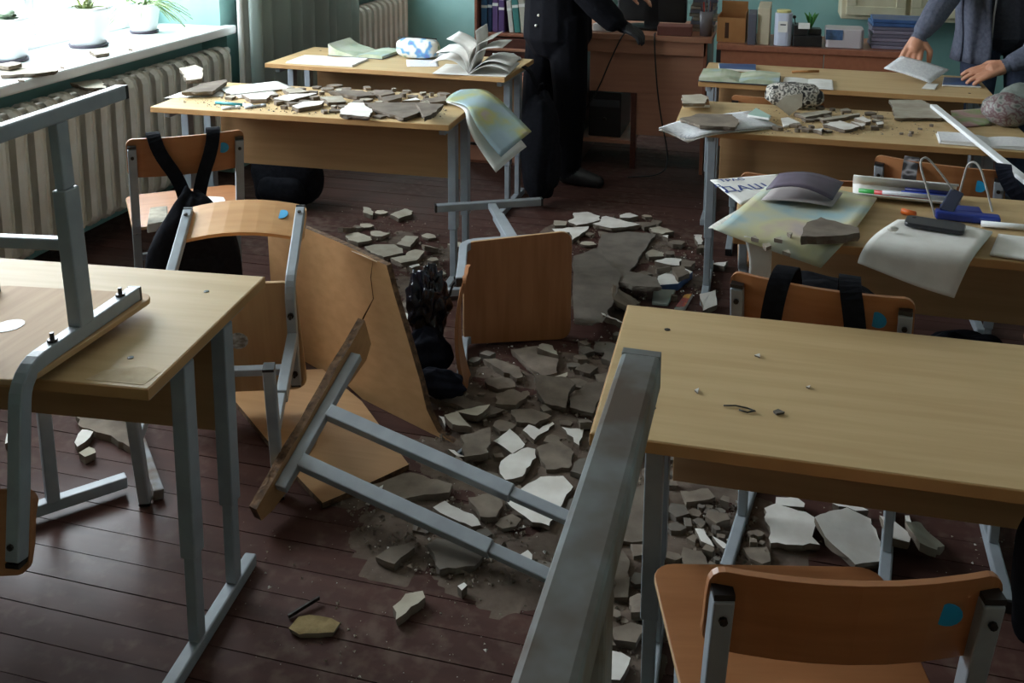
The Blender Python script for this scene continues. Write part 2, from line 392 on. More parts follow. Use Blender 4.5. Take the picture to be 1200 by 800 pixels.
FLIP = Matrix.Rotation(math.pi, 4, 'Y')
chair('orange plywood chair tucked under the bare-topped desk', TR(.08, 1.378, 0, 14), sh=.39)
chair('plywood chair with two black backpack straps over its backrest, facing the map-covered desk', TR(.15, 2.221, 0, -8))
chair('plywood chair standing beside the one with black backpack straps', TR(.72, 2.29, 0, -2))
chairC = chair('plywood chair by the radiator with a black backpack hung on its backrest', TR(-1.946, 2.89, 0, 37))
_p = ony(941, 208, 2.97); chair('plywood chair pushed in at the desk strewn with plaster and a cap', TR(_p.x, 3.2, 0, 0), sh=round(_p.z-.31, 3))
_a = ony(1150, 196, 3.05); chair('askew plywood chair carrying a bag with orange stripes', TR(_a.x-.06, 3.28, 0, -14), sh=round(_a.z-.31, 3))
_p = ony(878, 113, 4.0); chair('plywood chair at the desk where papers are being gathered', TR(_p.x+.11, 4.235, 0, 0), sh=round(_p.z-.31, 3))
chair('upturned chair resting on the chipped-top desk, legs in the air', Matrix.Translation((-1.386, 1.432, .677+.456)) @ Matrix.Rotation(R(2.5), 4, 'Z') @ Matrix.Rotation(R(-2.75), 4, 'Y') @ FLIP, sh=.445)
chair('upturned chair resting on the bare-topped desk, at the end away from the aisle', Matrix.Translation((.642, 1.565, .677+.421)) @ Matrix.Rotation(R(-3), 4, 'Z') @ FLIP)
zc = chair('upturned chair on the taller desk, scuffed foot rail sticking up', Matrix.Translation((.087, .458, .77+.441)) @ FLIP, sh=.44)
for ch in list(zc.children)+[g_ for c_ in zc.children for g_ in c_.children]:
    if ch.name.startswith(('foot_rail', 'leg', 'end_cap')):
        ch.data = ch.data.copy(); ch.data.materials[0] = dirtymetal
# chair pitched forward onto seat edge and foot rails
Mt = Matrix.Rotation(R(20.1), 4, 'Z') @ Matrix.Rotation(R(-77.7), 4, 'X')
chair('light plywood chair tipped forward onto its seat edge, underside showing, by the broken desk',
      Matrix.Translation((-1.283, 1.93, .1925)) @ Mt, sh=.42, light=True)
# chair on its side in the rubble
ex, ey = Vector((0, 0, -1)), Vector((math.cos(R(27)), math.sin(R(27)), 0)); ez = ex.cross(ey)
Ml = Matrix((ex, ey, ez)).transposed().to_4x4()
_c = (onz(545, 405)+onz(668, 400))/2
chair('plywood chair fallen on its side amid the rubble, seat facing the aisle', Matrix.Translation(Vector((_c.x, _c.y, .1925)) - ez*.42 - ey*.015) @ Ml)

# ------------------------------------------------------------------ broken desk
def polyslab(name, pts3, n, th, mats, parent=None, rough=0):
    """flat board: 3D outline extruded by th against n"""
    k = len(pts3); vs = [Vector(p) for p in pts3]+[Vector(p)-n*th for p in pts3]
    fs = [tuple(range(k)), tuple(range(2*k-1, k-1, -1))]+[(i, k+i, k+(i+1) % k, (i+1) % k) for i in range(k)]
    b = MB(); b.v = vs; b.f = [list(f) for f in fs]; b.m = [0, 0]+[1]*k
    for v in b.v: v.z = max(v.z, .0005)
    o = b.build(name, mats, parent)
    bm = bmesh.new(); bm.from_mesh(o.data); bmesh.ops.recalc_face_normals(bm, faces=bm.faces); bm.to_mesh(o.data); bm.free()
    return o
bd = empty('broken_desk'); tag(bd, 'broken beech desk collapsed on its side, boards snapped and legs sticking out', 'desk')
q0 = onz(535, 531, .012); q1 = onz(453, 310, .45); q2 = onz(370, 272, .45)
pn = (q1-q0).cross(q2-q0).normalized()
if pn.dot(CAM-q0) < 0: pn = -pn
pl = lambda px, py, off=0: onplane(px, py, q0+pn*off, pn)
polyslab('tabletop_half', [pl(*p) for p in ((312, 249), (362, 269), (400, 285), (437, 303), (434, 325), (437, 350), (425, 372), (414, 400), (402, 428), (396, 446), (350, 428), (322, 412))], pn, .02, [panel_m, chip], bd)
pn2 = (pn+Vector((.10, -.04, 0))).normalized()
p20 = pl(437, 303); pl2 = lambda px, py: onplane(px, py, p20, pn2)
polyslab('tabletop_half', [pl2(*p) for p in ((437, 303), (453, 311), (462, 345), (478, 398), (492, 446), (500, 480), (513, 506), (536, 532), (505, 525), (478, 512), (450, 492), (425, 470), (408, 452), (398, 444), (414, 402), (426, 374), (438, 350), (435, 326))], pn2, .02, [panel_m, chip], bd)
t_ = onz(430, 303, .456); b = MB()
b.grid(lambda u, v: pl(412+30*u, 294+13*u, .004) + pn*(.018*math.sin(u*3.1)*v) + Vector((0, 0, .012*math.sin(u*3)*v)), 8, 3)
b.build('peeled_laminate', mat('white_backing', (236, 228, 214), None, rough=.5), bd, solid=.001)
P3 = [onz(*p, .02) for p in ((255, 445), (300, 436), (378, 432), (424, 470), (479, 544), (428, 568), (378, 589), (352, 562), (331, 537))]
polyslab('modesty_panel', P3, Vector((0, 0, 1)), .016, [panel_m, chip], bd)
B0 = onz(329, 573, .09); T0 = Vector((-1.046, 2.30, .27)); bv = T0-B0
S2, S1 = B0+bv*.2, B0+bv*.56; E2 = onz(676, 690, .03); dv = (E2-S2); E1 = E2+(S1-S2)*.95
dn = dv.normalized(); an = bv.cross(dv).normalized()
if an.y < 0: an = -an
MB().bar(B0, T0, .025, .03, an).build('side_rail', metal, bd, bevel=.003)
for s_, e_ in ((S1, E1), (S2, E2)):
    l = MB(); m_ = s_+(e_-s_)*.72; l.bar(s_+dn*.012, m_, .032, .034, an); l.bar(m_, e_, .024, .027, an)
    l.build('leg', metal, bd, bevel=.003)
MB().bar(E2-(S1-S2)*.15, E1+(S1-S2)*.7, .028, .03, an).build('foot_rail', metal, bd, bevel=.003)
# torn strip of table top still bolted to that side frame
bh = bv.normalized(); st = []
for k in range(15):
    u = k/14; st.append(B0-bh*.075+bh*(bv.length+.165)*u - dn*.016 - an*(.03+.006*random.uniform(-1, 1)))
for k in range(15):
    u = 1-k/14; st.append(B0-bh*.075+bh*(bv.length+.165)*u - dn*.016 + an*(.035+.05*abs(math.sin(u*5))+.012*random.uniform(-1, 1)))
polyslab('tabletop_strip', st, dn, .022, [panel_m, chip], bd)
# second side frame, torn off under the neighbouring desk
fa, fb = onz(50, 594, .03), onz(148, 562, .03); k_ = (fb-fa)
MB().bar(fa-k_*.5, fb, .03, .03, (0, 0, 1)).build('foot_rail', metal, bd, bevel=.003)
for u in (.12,): MB().bar(fa+k_*u+Vector((0, 0, .01)), fa+k_*u+Vector((-.02, .01, .5)), .03, .035, k_).build('leg', metal, bd, bevel=.003)
la, lb = onz(186, 580, .015), ony(152, 486, 2.2); MB().bar(la, lb+(lb-la)*.3, .026, .03, (0, 1, 0)).build('leg', dirtymetal, bd, bevel=.003)

# ------------------------------------------------------------------ plaster rubble
pl_white = mat('whitewashed_plaster', (226, 222, 216), (206, 200, 192), 14, .85, .15)
pl_beige = mat('beige_plaster', (176, 168, 152), (156, 146, 130), 16, .9, .3, vary=.12)
pl_grey = mat('grey_plaster', (126, 114, 101), (102, 91, 80), 16, .95, .5, vary=.16)
pl_dark = mat('dark_grey_plaster', (116, 108, 99), (98, 91, 83), 12, .95, .5, vary=.1)
PM = {'w': pl_white, 'b': pl_beige, 'g': pl_grey, 'd': pl_dark}
def shard(top, th, col, name='plaster_piece', jit=.0045, seed=None, M=None):
    """fracture piece from a 3D top outline: rough edges, underside a little different from the top"""
    pts = []
    k = len(top); c = sum(top, Vector())/k
    for i in range(k):
        a, e = top[i], top[(i+1) % k]; nseg = max(1, min(7, int((e-a).length/.018)))
        for j in range(nseg):
            p = a.lerp(e, j/nseg); q = Vector((random.uniform(-1, 1), random.uniform(-1, 1), 0))*jit if j else Vector((random.uniform(-1, 1), random.uniform(-1, 1), 0))*jit*.4
            pts.append(p+q)
    n = len(pts); vs = list(pts)
    vs += [c+(p-c)*random.uniform(.96, 1.02)-Vector((0, 0, th*random.uniform(.4, .6))) for p in pts]
    vs += [c+(p-c)*random.uniform(.86, .98)-Vector((0, 0, th)) for p in pts]
    fs = [list(range(n))]+[[r_*n+i, (r_+1)*n+i, (r_+1)*n+(i+1) % n, r_*n+(i+1) % n] for r_ in (0, 1) for i in range(n)]+[list(range(3*n-1, 2*n-1, -1))]
    b = MB(); o3 = Vector((c.x, c.y, c.z-th)); b.v = [v-o3 for v in vs]; b.f = fs; b.m = [0]+[1]*(2*n+1)
    me = b.mesh(name, [PM[col], pl_grey if col in 'wb' else PM[col]])
    bm = bmesh.new(); bm.from_mesh(me); bmesh.ops.recalc_face_normals(bm, faces=bm.faces); bm.to_mesh(me); bm.free()
    o = bpy.data.objects.new(name, me); COL.objects.link(o); o.location = o3
    return o
LBL = {('w', 'floor'): ('piece of fallen ceiling plaster on the floor, whitewashed face up', 'white plaster pieces on the floor'),
       ('b', 'floor'): ('pale beige piece of broken plaster on the floor', 'beige plaster pieces on the floor'),
       ('g', 'floor'): ('grey-brown piece of broken plaster on the floor', 'grey plaster pieces on the floor'),
       ('d', 'floor'): ('dark grey slab of plaster lying on the floor', 'dark grey plaster slabs on the floor')}
DN = {'radiator': 'desk beside the radiator', 'cap': 'desk with the patterned cap', 'sill': 'window sill', 'map': 'desk with the coloured map'}
for k, v in DN.items():
    for c, w in (('w', 'white-faced'), ('b', 'pale beige'), ('g', 'grey-brown'), ('d', 'dark grey')):
        LBL[(c, k)] = ('%s piece of broken plaster on the %s' % (w, v), '%s plaster on the %s' % (w, v))
STACK = []                                 # outlines of what already lies on a floor or desk top, with their top height
def inside(x, y, poly):
    r_ = False
    for i in range(len(poly)):
        (xa, ya), (xb, yb) = poly[i], poly[i-1]
        if (ya > y) != (yb > y) and x < (xb-xa)*(y-ya)/(yb-ya)+xa: r_ = not r_
    return r_
def cross(p, q, r_, s_):
    o = lambda a, b_, c: (b_[0]-a[0])*(c[1]-a[1])-(b_[1]-a[1])*(c[0]-a[0])
    return o(p, q, r_)*o(p, q, s_) < 0 and o(r_, s_, p)*o(r_, s_, q) < 0
def meet(a, b_):
    if any(inside(x, y, b_) for x, y in a) or any(inside(x, y, a) for x, y in b_): return True
    return any(cross(a[i-1], a[i], b_[j-1], b_[j]) for i in range(len(a)) for j in range(len(b_)))
def outline(pts, k=.98):
    c = sum(pts, Vector())/len(pts); return [(c.x+(p.x-c.x)*k, c.y+(p.y-c.y)*k) for p in pts], c.x, c.y, max((p-c).length for p in pts)
def rest(pts, plane):                      # height of whatever already lies under this outline
    o, x, y, r_ = outline(pts)
    return max([t for (q, a, e, rr, t, p) in STACK if abs(p-plane) < .05 and math.hypot(a-x, e-y) < r_+rr and meet(o, q)], default=plane)
def lay(pts, top, plane): o, x, y, r_ = outline(pts); STACK.append((o, x, y, r_, top, plane))
RAILS = []                                 # points along foot rails, 28-30 mm high, that slabs lean on
FEET = []                                  # footprints of furniture standing or lying on the floor
bpy.context.view_layer.update()
for o_ in list(bpy.data.objects):
    if o_.type == 'MESH' and o_.parent and o_.name.startswith(('foot_rail', 'leg', 'side_frame', 'seat', 'tabletop_half', 'tabletop_strip', 'modesty_panel', 'backrest')):
        vs_ = [o_.matrix_world @ v.co for v in o_.data.vertices]
        if min(v.z for v in vs_) < .09:
            low = [v for v in vs_ if v.z < .16] or vs_; ax, bx2 = min(v.x for v in low), max(v.x for v in low); ay, by2 = min(v.y for v in low), max(v.y for v in low)
            n_ = max(1, int(max(bx2-ax, by2-ay)/.05))
            if o_.name.startswith('foot_rail') and max(v.z for v in vs_) < .04:
                a_, b_2 = max(((p, q) for p in low for q in low), key=lambda k: (k[0]-k[1]).length); RAILS += [(a_.lerp(b_2, i/20).x, a_.lerp(b_2, i/20).y) for i in range(21)]
            if o_.name.startswith(('foot_rail', 'side_frame', 'leg', 'tabletop_strip')) and len(low) > 1:
                a_, b_2 = max(((p, q) for p in low for q in low), key=lambda k: (k[0]-k[1]).length); FEET += [(a_.lerp(b_2, i/n_).x, a_.lerp(b_2, i/n_).y) for i in range(n_+1)]
            else: FEET += [(ax+(bx2-ax)*i/n_, ay+(by2-ay)*j/n_) for i in range(n_+1) for j in range(n_+1)]
def clear(x, y, r_): return all(math.hypot(a-x, e-y) > r_+.02 for a, e in FEET)
CN = {'w': 'white-faced', 'b': 'pale beige', 'g': 'grey-brown', 'd': 'dark grey'}
PLACES = [('below the desk heaped with plaster', lambda x, y: x < -.95 and y > 2.75), ('by the chipped-top desk', lambda x, y: x < -1.25),
          ('under the bare-topped desk', lambda x, y: x > -.28 and y < 2.7), ('beyond the fallen chair', lambda x, y: y > 2.95),
          ('beside the legs of the broken desk', lambda x, y: x < -.45 and y < 2.3), ('beside the bare-topped desk', lambda x, y: y < 2.2), ('between broken desk and fallen chair', lambda x, y: True)]
def floor_tag(o, col):
    c = o.location; d = o.dimensions if o.dimensions.length else Vector((0, 0, 0)); xs = [v.co.x for v in o.data.vertices]; ys_ = [v.co.y for v in o.data.vertices]
    s_ = max(max(xs)-min(xs), max(ys_)-min(ys_)); sz = 'small' if s_ < .07 else 'hand-sized' if s_ < .14 else 'large'
    pl_ = next(n for n, f in PLACES if f(c.x, c.y))
    return tag(o, '%s %s plaster piece on the floor %s' % (sz, CN[col], pl_), 'plaster', '%s %s plaster pieces %s' % (sz, CN[col], pl_))
def piece(col, px, z=0., th=.022, where='floor', tilt=(0, 0), label=None, mesh_name='plaster_piece'):
    pl0 = 0. if z < .3 else .677 if z < .78 else .8; pts = [onz(a, e, z+th) for a, e in px]; c = sum(pts, Vector())/len(pts)
    keep = where in ('map', 'sill') or (where == 'cap' and px[0][0] < 870)
    if not keep:
        z = pl0+.0004; pts = [onz(a, e, z+th) for a, e in px]; c = sum(pts, Vector())/len(pts); poly, cx_, cy_, r0 = outline(pts); sup = []
        for (q, a, e, rr, t, p) in STACK:
            if abs(p-pl0) < .05 and math.hypot(a-cx_, e-cy_) < r0+rr and meet(poly, q):
                w_ = [k for k in q if inside(*k, poly)]+[k for k in poly if inside(*k, q)] or [((a+cx_)/2, (e+cy_)/2)]
                sup.append((sum(k[0] for k in w_)/len(w_), sum(k[1] for k in w_)/len(w_), t))
        if pl0 == 0:
            on = [k for k in RAILS if inside(*k, poly)]
            if on: sup.append((sum(k[0] for k in on)/len(on), sum(k[1] for k in on)/len(on), .029))
        if sup:                            # lies on something: lean from it down to the floor, or lie flat if carried in the middle
            t = max(k[2] for k in sup); g = Vector((sum(k[0] for k in sup)/len(sup)-c.x, sum(k[1] for k in sup)/len(sup)-c.y, 0)); spread = max(math.hypot(k[0]-m[0], k[1]-m[1]) for k in sup for m in sup)
            if g.length > .3*r0 and spread < 1.1*r0:
                sl = min(.55, (t-z)/(g.length+.55*r0)); tilt = (sl*g.x/g.length, sl*g.y/g.length)
            else: z = min(t, pl0+.06)+.0004; pts = [onz(a, e, z+th) for a, e in px]; c = sum(pts, Vector())/len(pts)
    pts = [p+Vector((0, 0, (p.x-c.x)*tilt[0]+(p.y-c.y)*tilt[1])) for p in pts]
    up = z+th-min(p.z for p in pts); pts = [p+Vector((0, 0, up)) for p in pts]; lay(pts, sum(p.z for p in pts)/len(pts), pl0)
    o = shard(pts, th, col, mesh_name)
    if label: return tag(o, label, 'plaster')
    if where == 'floor': return floor_tag(o, col)
    l, g = LBL[(col, where)]
    if 1: tag(o, l, 'plaster', g)
    return o
def fill(regions, n, smin, smax, cols, z0, z1, where='floor', thr=(.012, .028), plane=0.):
    made = 0; tries = 0
    while made < n:
        reg = random.choice(regions); xs = [p[0] for p in reg]; ys_ = [p[1] for p in reg]
        x, y = random.uniform(min(xs), max(xs)), random.uniform(min(ys_), max(ys_)); ins = False
        for i in range(len(reg)):
            (xa, ya), (xb, yb) = reg[i], reg[i-1]
            if (ya > y) != (yb > y) and x < (xb-xa)*(y-ya)/(yb-ya)+xa: ins = not ins
        if not ins: continue
        s_ = random.uniform(smin, smax)**1.0; c = onz(x, y, plane); k = random.randint(4, 7); a0 = random.random()*6
        th = random.uniform(*thr); offs = []
        for i in range(k):
            a = a0+2*math.pi*(i+random.uniform(-.25, .25))/k; r_ = s_*random.uniform(.55, 1); offs.append(Vector((r_*math.cos(a)*1.15, r_*math.sin(a), 0)))
        fit = max(.3, 1-tries/60); top = [Vector((c.x, c.y, 0))+d*fit for d in offs]; z = rest(top, plane)+.0004; tries += 1
        if tries < 400 and (z > plane+.001 or (not plane and not clear(c.x, c.y, s_*fit))): continue
        tries = 0; top = [Vector((p.x, p.y, z+th)) for p in top]; lay(top, z+th, plane)
        col = random.choice(cols); o = shard(top, th, col); made += 1
        if where == 'floor': floor_tag(o, col)
        else: l, g = LBL[(col, where)]; tag(o, l, 'plaster', g)
# middle of the aisle: dense rubble
RA = [(520, 455), (560, 408), (668, 404), (716, 380), (740, 440), (790, 545), (800, 660), (735, 800), (700, 800), (690, 640), (640, 600), (560, 560), (505, 540)]
RB = [(400, 262), (470, 240), (545, 300), (540, 330), (500, 400), (470, 350), (440, 300)]
RC = [(650, 262), (750, 250), (830, 300), (850, 345), (740, 360), (690, 380), (672, 330)]
RD = [(400, 590), (520, 560), (620, 610), (660, 680), (560, 690), (440, 660)]
RE = [(800, 590), (880, 590), (900, 660), (800, 690)]
W, Bc, G, D = 'wbgd'
PIECES = [
 # far-left group
 (Bc, [(426, 242), (432, 243), (438, 248), (437, 252), (426, 249)], 0), (Bc, [(457, 251), (474, 244), (484, 247), (483, 251), (467, 256)], .01),
 (Bc, [(405, 274), (420, 272), (434, 277), (436, 281), (420, 284), (408, 281)], 0), (Bc, [(434, 271), (440, 270), (457, 273), (447, 277), (436, 276)], 0),
 (Bc, [(427, 289), (439, 286), (461, 286), (472, 291), (472, 296), (450, 301), (435, 296)], .005), (Bc, [(465, 286), (475, 276), (491, 277), (481, 289)], .012),
 (Bc, [(457, 302), (475, 299), (479, 294), (486, 292), (497, 294), (488, 305), (470, 308)], .01), (Bc, [(494, 290), (501, 288), (514, 291), (505, 294), (497, 295)], 0),
 (W, [(496, 312), (512, 310), (512, 314), (502, 316)], .01), (W, [(479, 312), (491, 309), (492, 311), (482, 314)], .005), (W, [(506, 327), (514, 324), (515, 329)], .005),
 (W, [(482, 328), (496, 325), (497, 327), (484, 331)], .005), (W, [(470, 362), (482, 371), (477, 374), (471, 368)], .01), (Bc, [(483, 345), (500, 336), (503, 339), (487, 349)], .005),
 (G, [(468, 356), (490, 351), (500, 356), (480, 362)], 0), (Bc, [(396, 274), (412, 267), (417, 268), (402, 276)], 0),
 # far-right group
 (W, [(672, 249), (689, 248), (703, 253), (702, 258), (691, 261), (675, 264), (665, 259), (673, 255)], .02), (W, [(705, 254), (710, 253), (738, 260), (750, 263), (733, 266), (715, 267), (694, 262), (704, 259)], .025),
 (W, [(726, 252), (738, 249), (748, 253), (738, 255), (727, 255)], .03), (W, [(647, 268), (690, 265), (686, 271), (671, 281), (668, 272), (650, 271)], .035),
 (Bc, [(649, 258), (664, 259), (663, 264), (650, 264)], 0), (Bc, [(761, 267), (773, 265), (790, 271), (776, 274), (766, 272)], .01), (G, [(745, 260), (760, 260), (769, 263), (755, 266)], 0),
 (W, [(767, 306), (780, 302), (798, 303), (796, 311), (785, 310)], .04), (G, [(799, 304), (815, 306), (810, 312), (798, 312)], .01), (G, [(769, 314), (785, 314), (785, 323), (770, 321)], .01), (G, [(787, 313), (800, 311), (808, 320), (795, 325)], .01),
 (W, [(776, 276), (784, 275), (783, 279)], 0), (W, [(813, 275), (823, 275), (823, 286), (818, 286)], 0), (W, [(820, 353), (838, 351), (840, 359), (824, 362)], .01), (W, [(833, 309), (853, 306), (848, 312)], .01),
 (G, [(717, 349), (750, 354), (738, 367), (718, 366)], .01), (W, [(704, 384), (735, 379), (735, 382), (706, 387)], .03),
 # under the fallen chair and in the aisle
 (G, [(566, 420), (580, 420), (609, 430), (613, 441), (605, 443), (587, 433)], .025), (G, [(599, 409), (630, 405), (654, 420), (653, 436), (635, 440), (620, 430)], .02),
 (Bc, [(629, 415), (635, 405), (648, 405), (654, 420)], .045), (W, [(626, 441), (629, 438), (634, 443), (630, 445)], .03), (Bc, [(647, 442), (665, 436), (662, 446)], .03), (W, [(643, 453), (653, 452), (650, 456)], .03),
 (G, [(626, 450), (665, 452), (674, 457), (665, 466), (663, 478), (638, 474), (630, 465)], .012), (G, [(687, 448), (708, 447), (707, 460), (695, 484), (668, 477), (668, 466)], .015),
 (G, [(599, 480), (623, 478), (647, 487), (627, 497), (605, 494)], .015), (W, [(613, 504), (620, 497), (627, 500), (632, 503), (648, 494), (650, 497), (626, 515), (622, 512)], .03),
 (W, [(658, 500), (684, 503), (682, 512), (679, 522)], .03), (W, [(578, 516), (598, 502), (616, 520), (601, 531)], .035), (W, [(584, 547), (592, 536), (618, 524), (628, 526), (628, 536), (612, 558), (592, 562), (586, 554)], .045),
 (G, [(628, 524), (655, 515), (672, 530), (668, 548), (640, 550)], .02), (G, [(676, 490), (690, 492), (694, 500), (680, 505)], .01), (W, [(558, 514), (572, 512), (568, 518), (560, 518)], .02),
 (W, [(592, 585), (612, 572), (634, 558), (660, 557), (672, 570), (659, 590), (643, 616), (623, 611), (601, 594)], .03), (W, [(508, 594), (522, 587), (560, 607), (563, 615), (552, 617), (516, 600)], .03),
 (G, [(437, 567), (480, 553), (530, 567), (527, 576), (461, 586)], .01), (G, [(549, 583), (582, 575), (590, 591), (582, 605), (563, 605)], .01), (D, [(500, 638), (513, 630), (541, 638), (568, 649), (557, 663), (516, 667)], 0),
 (G, [(441, 652), (458, 641), (483, 635), (486, 641), (461, 661)], 0), (Bc, [(461, 710), (475, 695), (496, 692), (498, 699), (464, 726)], 0), (W, [(537, 686), (544, 682), (548, 686), (541, 692)], 0),
 (W, [(605, 652), (619, 644), (623, 650), (622, 661)], .01), (W, [(525, 526), (533, 527), (545, 535), (536, 535)], .02), (Bc, [(532, 482), (575, 482), (560, 491)], .02), (W, [(514, 487), (524, 489), (522, 500)], .02), (Bc, [(520, 497), (536, 488), (553, 500), (530, 504)], .015),
 (G, [(540, 510), (575, 500), (572, 530), (545, 535)], .01), (W, [(440, 575), (449, 573), (448, 578), (442, 579)], .03),
 # right of the foreground rail
 (G, [(722, 586), (740, 572), (756, 567), (778, 578), (772, 614), (752, 634), (720, 634)], .03), (G, [(720, 648), (730, 644), (738, 656), (736, 700), (720, 700)], .02), (G, [(760, 632), (776, 630), (776, 660), (764, 655)], .01),
 (G, [(752, 550), (774, 540), (776, 566), (760, 564)], .01), (W, [(746, 539), (750, 528), (756, 527), (754, 534)], .03), (W, [(731, 568), (738, 565), (738, 571)], .03), (W, [(713, 761), (740, 771), (727, 797), (713, 795)], .03),
 (G, [(716, 735), (740, 728), (758, 735), (745, 752), (720, 750)], .01), (G, [(738, 700), (770, 705), (765, 728), (740, 722)], .01),
 # below the bare desk
 (W, [(910, 582), (933, 582), (944, 590), (943, 594), (926, 593), (908, 589)], .01), (W, [(896, 595), (910, 589), (945, 600), (959, 609), (952, 628), (961, 638), (903, 636)], .03), (W, [(954, 618), (971, 608), (992, 601), (1020, 611), (1038, 656), (1001, 666), (966, 639)], .035),
 (W, [(975, 589), (1008, 593), (1018, 598), (1003, 598)], .005), (W, [(1031, 604), (1045, 608), (1068, 628), (1066, 635), (1041, 629)], .03), (Bc, [(1059, 628), (1078, 616), (1106, 639), (1097, 656), (1076, 659)], .02), (W, [(1061, 604), (1066, 604), (1068, 620), (1062, 619)], .02),
 (W, [(814, 619), (825, 619), (837, 640), (821, 633)], .03), (W, [(835, 627), (856, 640), (848, 642)], .02), (G, [(798, 575), (830, 572), (838, 582), (805, 588)], .01), (G, [(800, 640), (822, 645), (832, 668), (800, 675)], .02),
 # near the radiator
 (G, [(88, 484), (150, 490), (165, 520), (158, 528), (130, 510), (95, 500)], .01), (W, [(87, 518), (96, 503), (110, 505), (106, 512), (91, 523)], .02), (Bc, [(92, 530), (105, 523), (112, 530), (100, 535)], 0), (W, [(205, 510), (222, 512), (220, 518), (208, 517)], 0), (W, [(8, 507), (20, 514), (6, 520)], 0),
]
OWN = {(896, 595): 'large squarish white-faced plaster piece on the floor under the bare-topped desk', (954, 618): 'large pointed white-faced plaster piece on the floor under the bare-topped desk',
       (592, 585): 'broad white-faced plaster slab under the outstretched legs of the broken desk', (508, 594): 'long narrow white-faced plaster piece between the two legs of the broken desk',
       (584, 547): 'leaf-shaped white-faced plaster piece in front of a pinkish-white squarish one', (578, 516): 'squarish pinkish-white plaster piece behind a leaf-shaped white one',
       (1059, 628): 'pale beige plaster piece with a curved edge under the bare-topped desk'}
lay([onz(x, y, .03) for x, y in ((768, 334), (795, 332), (812, 318), (798, 312), (771, 323))], .0315, 0)          # the two books that lie there
lay([onz(x, y, .02) for x, y in ((790, 360), (803, 358), (812, 342), (802, 344))], .0225, 0)
piece(D, [(705, 274), (738, 271), (769, 274), (760, 285), (748, 304), (735, 322), (700, 326), (695, 300)], .004, .02, label='smooth dark grey plaster sheet lying beyond the fallen chair')
piece(D, [(696, 314), (720, 314), (741, 321), (769, 330), (776, 345), (745, 342), (712, 330)], .035, .02, tilt=(.06, -.06), label='tilted dark grey plaster slab with one raised edge in the aisle')
piece(D, [(672, 300), (700, 290), (728, 322), (722, 345), (706, 378), (672, 378)], .002, .012, label='flat grey plaster sheet beside the fallen chair seat')
piece(G, [(501, 464), (540, 476), (566, 490), (592, 480), (556, 470), (526, 456), (505, 452)], .0, .018, label='thick grey plaster slab under the crumpled black bag')
for col, px, z in PIECES: piece(col, px, z, label=OWN.get(px[0]))
fill([RA], 64, .045, .11, 'gggdd', 0, .018)
fill([RA, RE], 20, .02, .05, 'ggd', .008, .03)
fill([RB], 10, .02, .045, 'gbb', 0, .012)
fill([RC], 12, .025, .06, 'ggb', 0, .02)
fill([RD], 6, .03, .06, 'gd', 0, .004, thr=(.008, .016))
fill([RE], 10, .03, .08, 'gd', 0, .01)

piece(Bc, [(1042, 117), (1080, 117), (1100, 128), (1108, 138), (1048, 138), (1046, 127)], .677, .014, 'cap', label='large pale plaster slab lying behind the white plastic strip')
# on the desk beside the radiator; three sheets of paper lie there first
CZ = .677
for px, t in (([(193, 115), (215, 107), (262, 108), (262, 113)], .004), ([(268, 106), (318, 103), (326, 111), (280, 115)], .006), ([(255, 103), (325, 95), (345, 103), (270, 111)], .0098)): lay([onz(x, y, CZ) for x, y in px], CZ+t, CZ)
lay([onz(x, y, CZ) for x, y in ((915, 138), (924, 137), (938, 143), (918, 148))], CZ+.0095, CZ)
for col, px, z in [
 (G, [(438, 128), (427, 120), (487, 120), (495, 130), (473, 138)], .03), (W, [(398, 133), (400, 127), (411, 120), (425, 120), (436, 129), (433, 137)], .025), (Bc, [(489, 126), (501, 122), (511, 130), (508, 131)], .045),
 (G, [(487, 120), (520, 122), (511, 131), (497, 137)], .015), (G, [(383, 106), (425, 106), (440, 111), (418, 113)], .04), (G, [(430, 107), (455, 105), (463, 109), (446, 112)], .035), (G, [(443, 114), (471, 110), (471, 114), (455, 118)], .03),
 (W, [(471, 118), (487, 114), (493, 117)], .01), (G, [(493, 117), (522, 112), (525, 118), (505, 120)], .02), (W, [(320, 115), (340, 110), (372, 109), (338, 118)], .025), (W, [(342, 124), (355, 119), (379, 118), (377, 122), (350, 127)], .02),
 (W, [(283, 110), (317, 111), (312, 116), (293, 116)], .02), (G, [(212, 108), (238, 97), (265, 93), (267, 95), (248, 107)], .02), (Bc, [(330, 104), (350, 103), (362, 107), (340, 109)], .01), (Bc, [(375, 113), (400, 112), (405, 119), (385, 120)], .015)]:
    piece(col, px, CZ+z, .018, 'radiator')
fill([[(250, 112), (300, 105), (400, 103), (520, 112), (515, 134), (440, 139), (330, 128)]], 46, .015, .045, 'gggb', 0, .02, 'radiator', (.008, .016), CZ)
# on the desk with the patterned cap
for col, px, z in [
 (W, [(965, 145), (984, 141), (1008, 148), (990, 152)], .02), (Bc, [(932, 133), (968, 129), (975, 131), (944, 137)], .025), (Bc, [(960, 139), (1007, 132), (1008, 134), (965, 141)], .015), (W, [(1001, 138), (1011, 136), (1022, 141), (1014, 143)], .02),
 (W, [(997, 142), (1014, 145), (1010, 148)], .01), (W, [(953, 151), (965, 150), (963, 154)], .01), (W, [(1027, 143), (1034, 142), (1035, 145), (1029, 146)], 0), (Bc, [(799, 114), (822, 113), (829, 117), (826, 124), (800, 124)], .013),
 (G, [(797, 136), (820, 130), (858, 131), (866, 139), (862, 146), (820, 144)], .034)]:
    piece(col, px, CZ+z, .014, 'cap')
fill([[(905, 140), (960, 128), (1030, 134), (1030, 152), (960, 158), (905, 152)]], 22, .01, .03, 'ggb', 0, .012, 'cap', (.006, .014), CZ)
fill([[(1055, 150), (1092, 148), (1092, 160), (1055, 162)]], 5, .008, .018, 'gw', 0, .001, 'cap', (.005, .01), CZ)
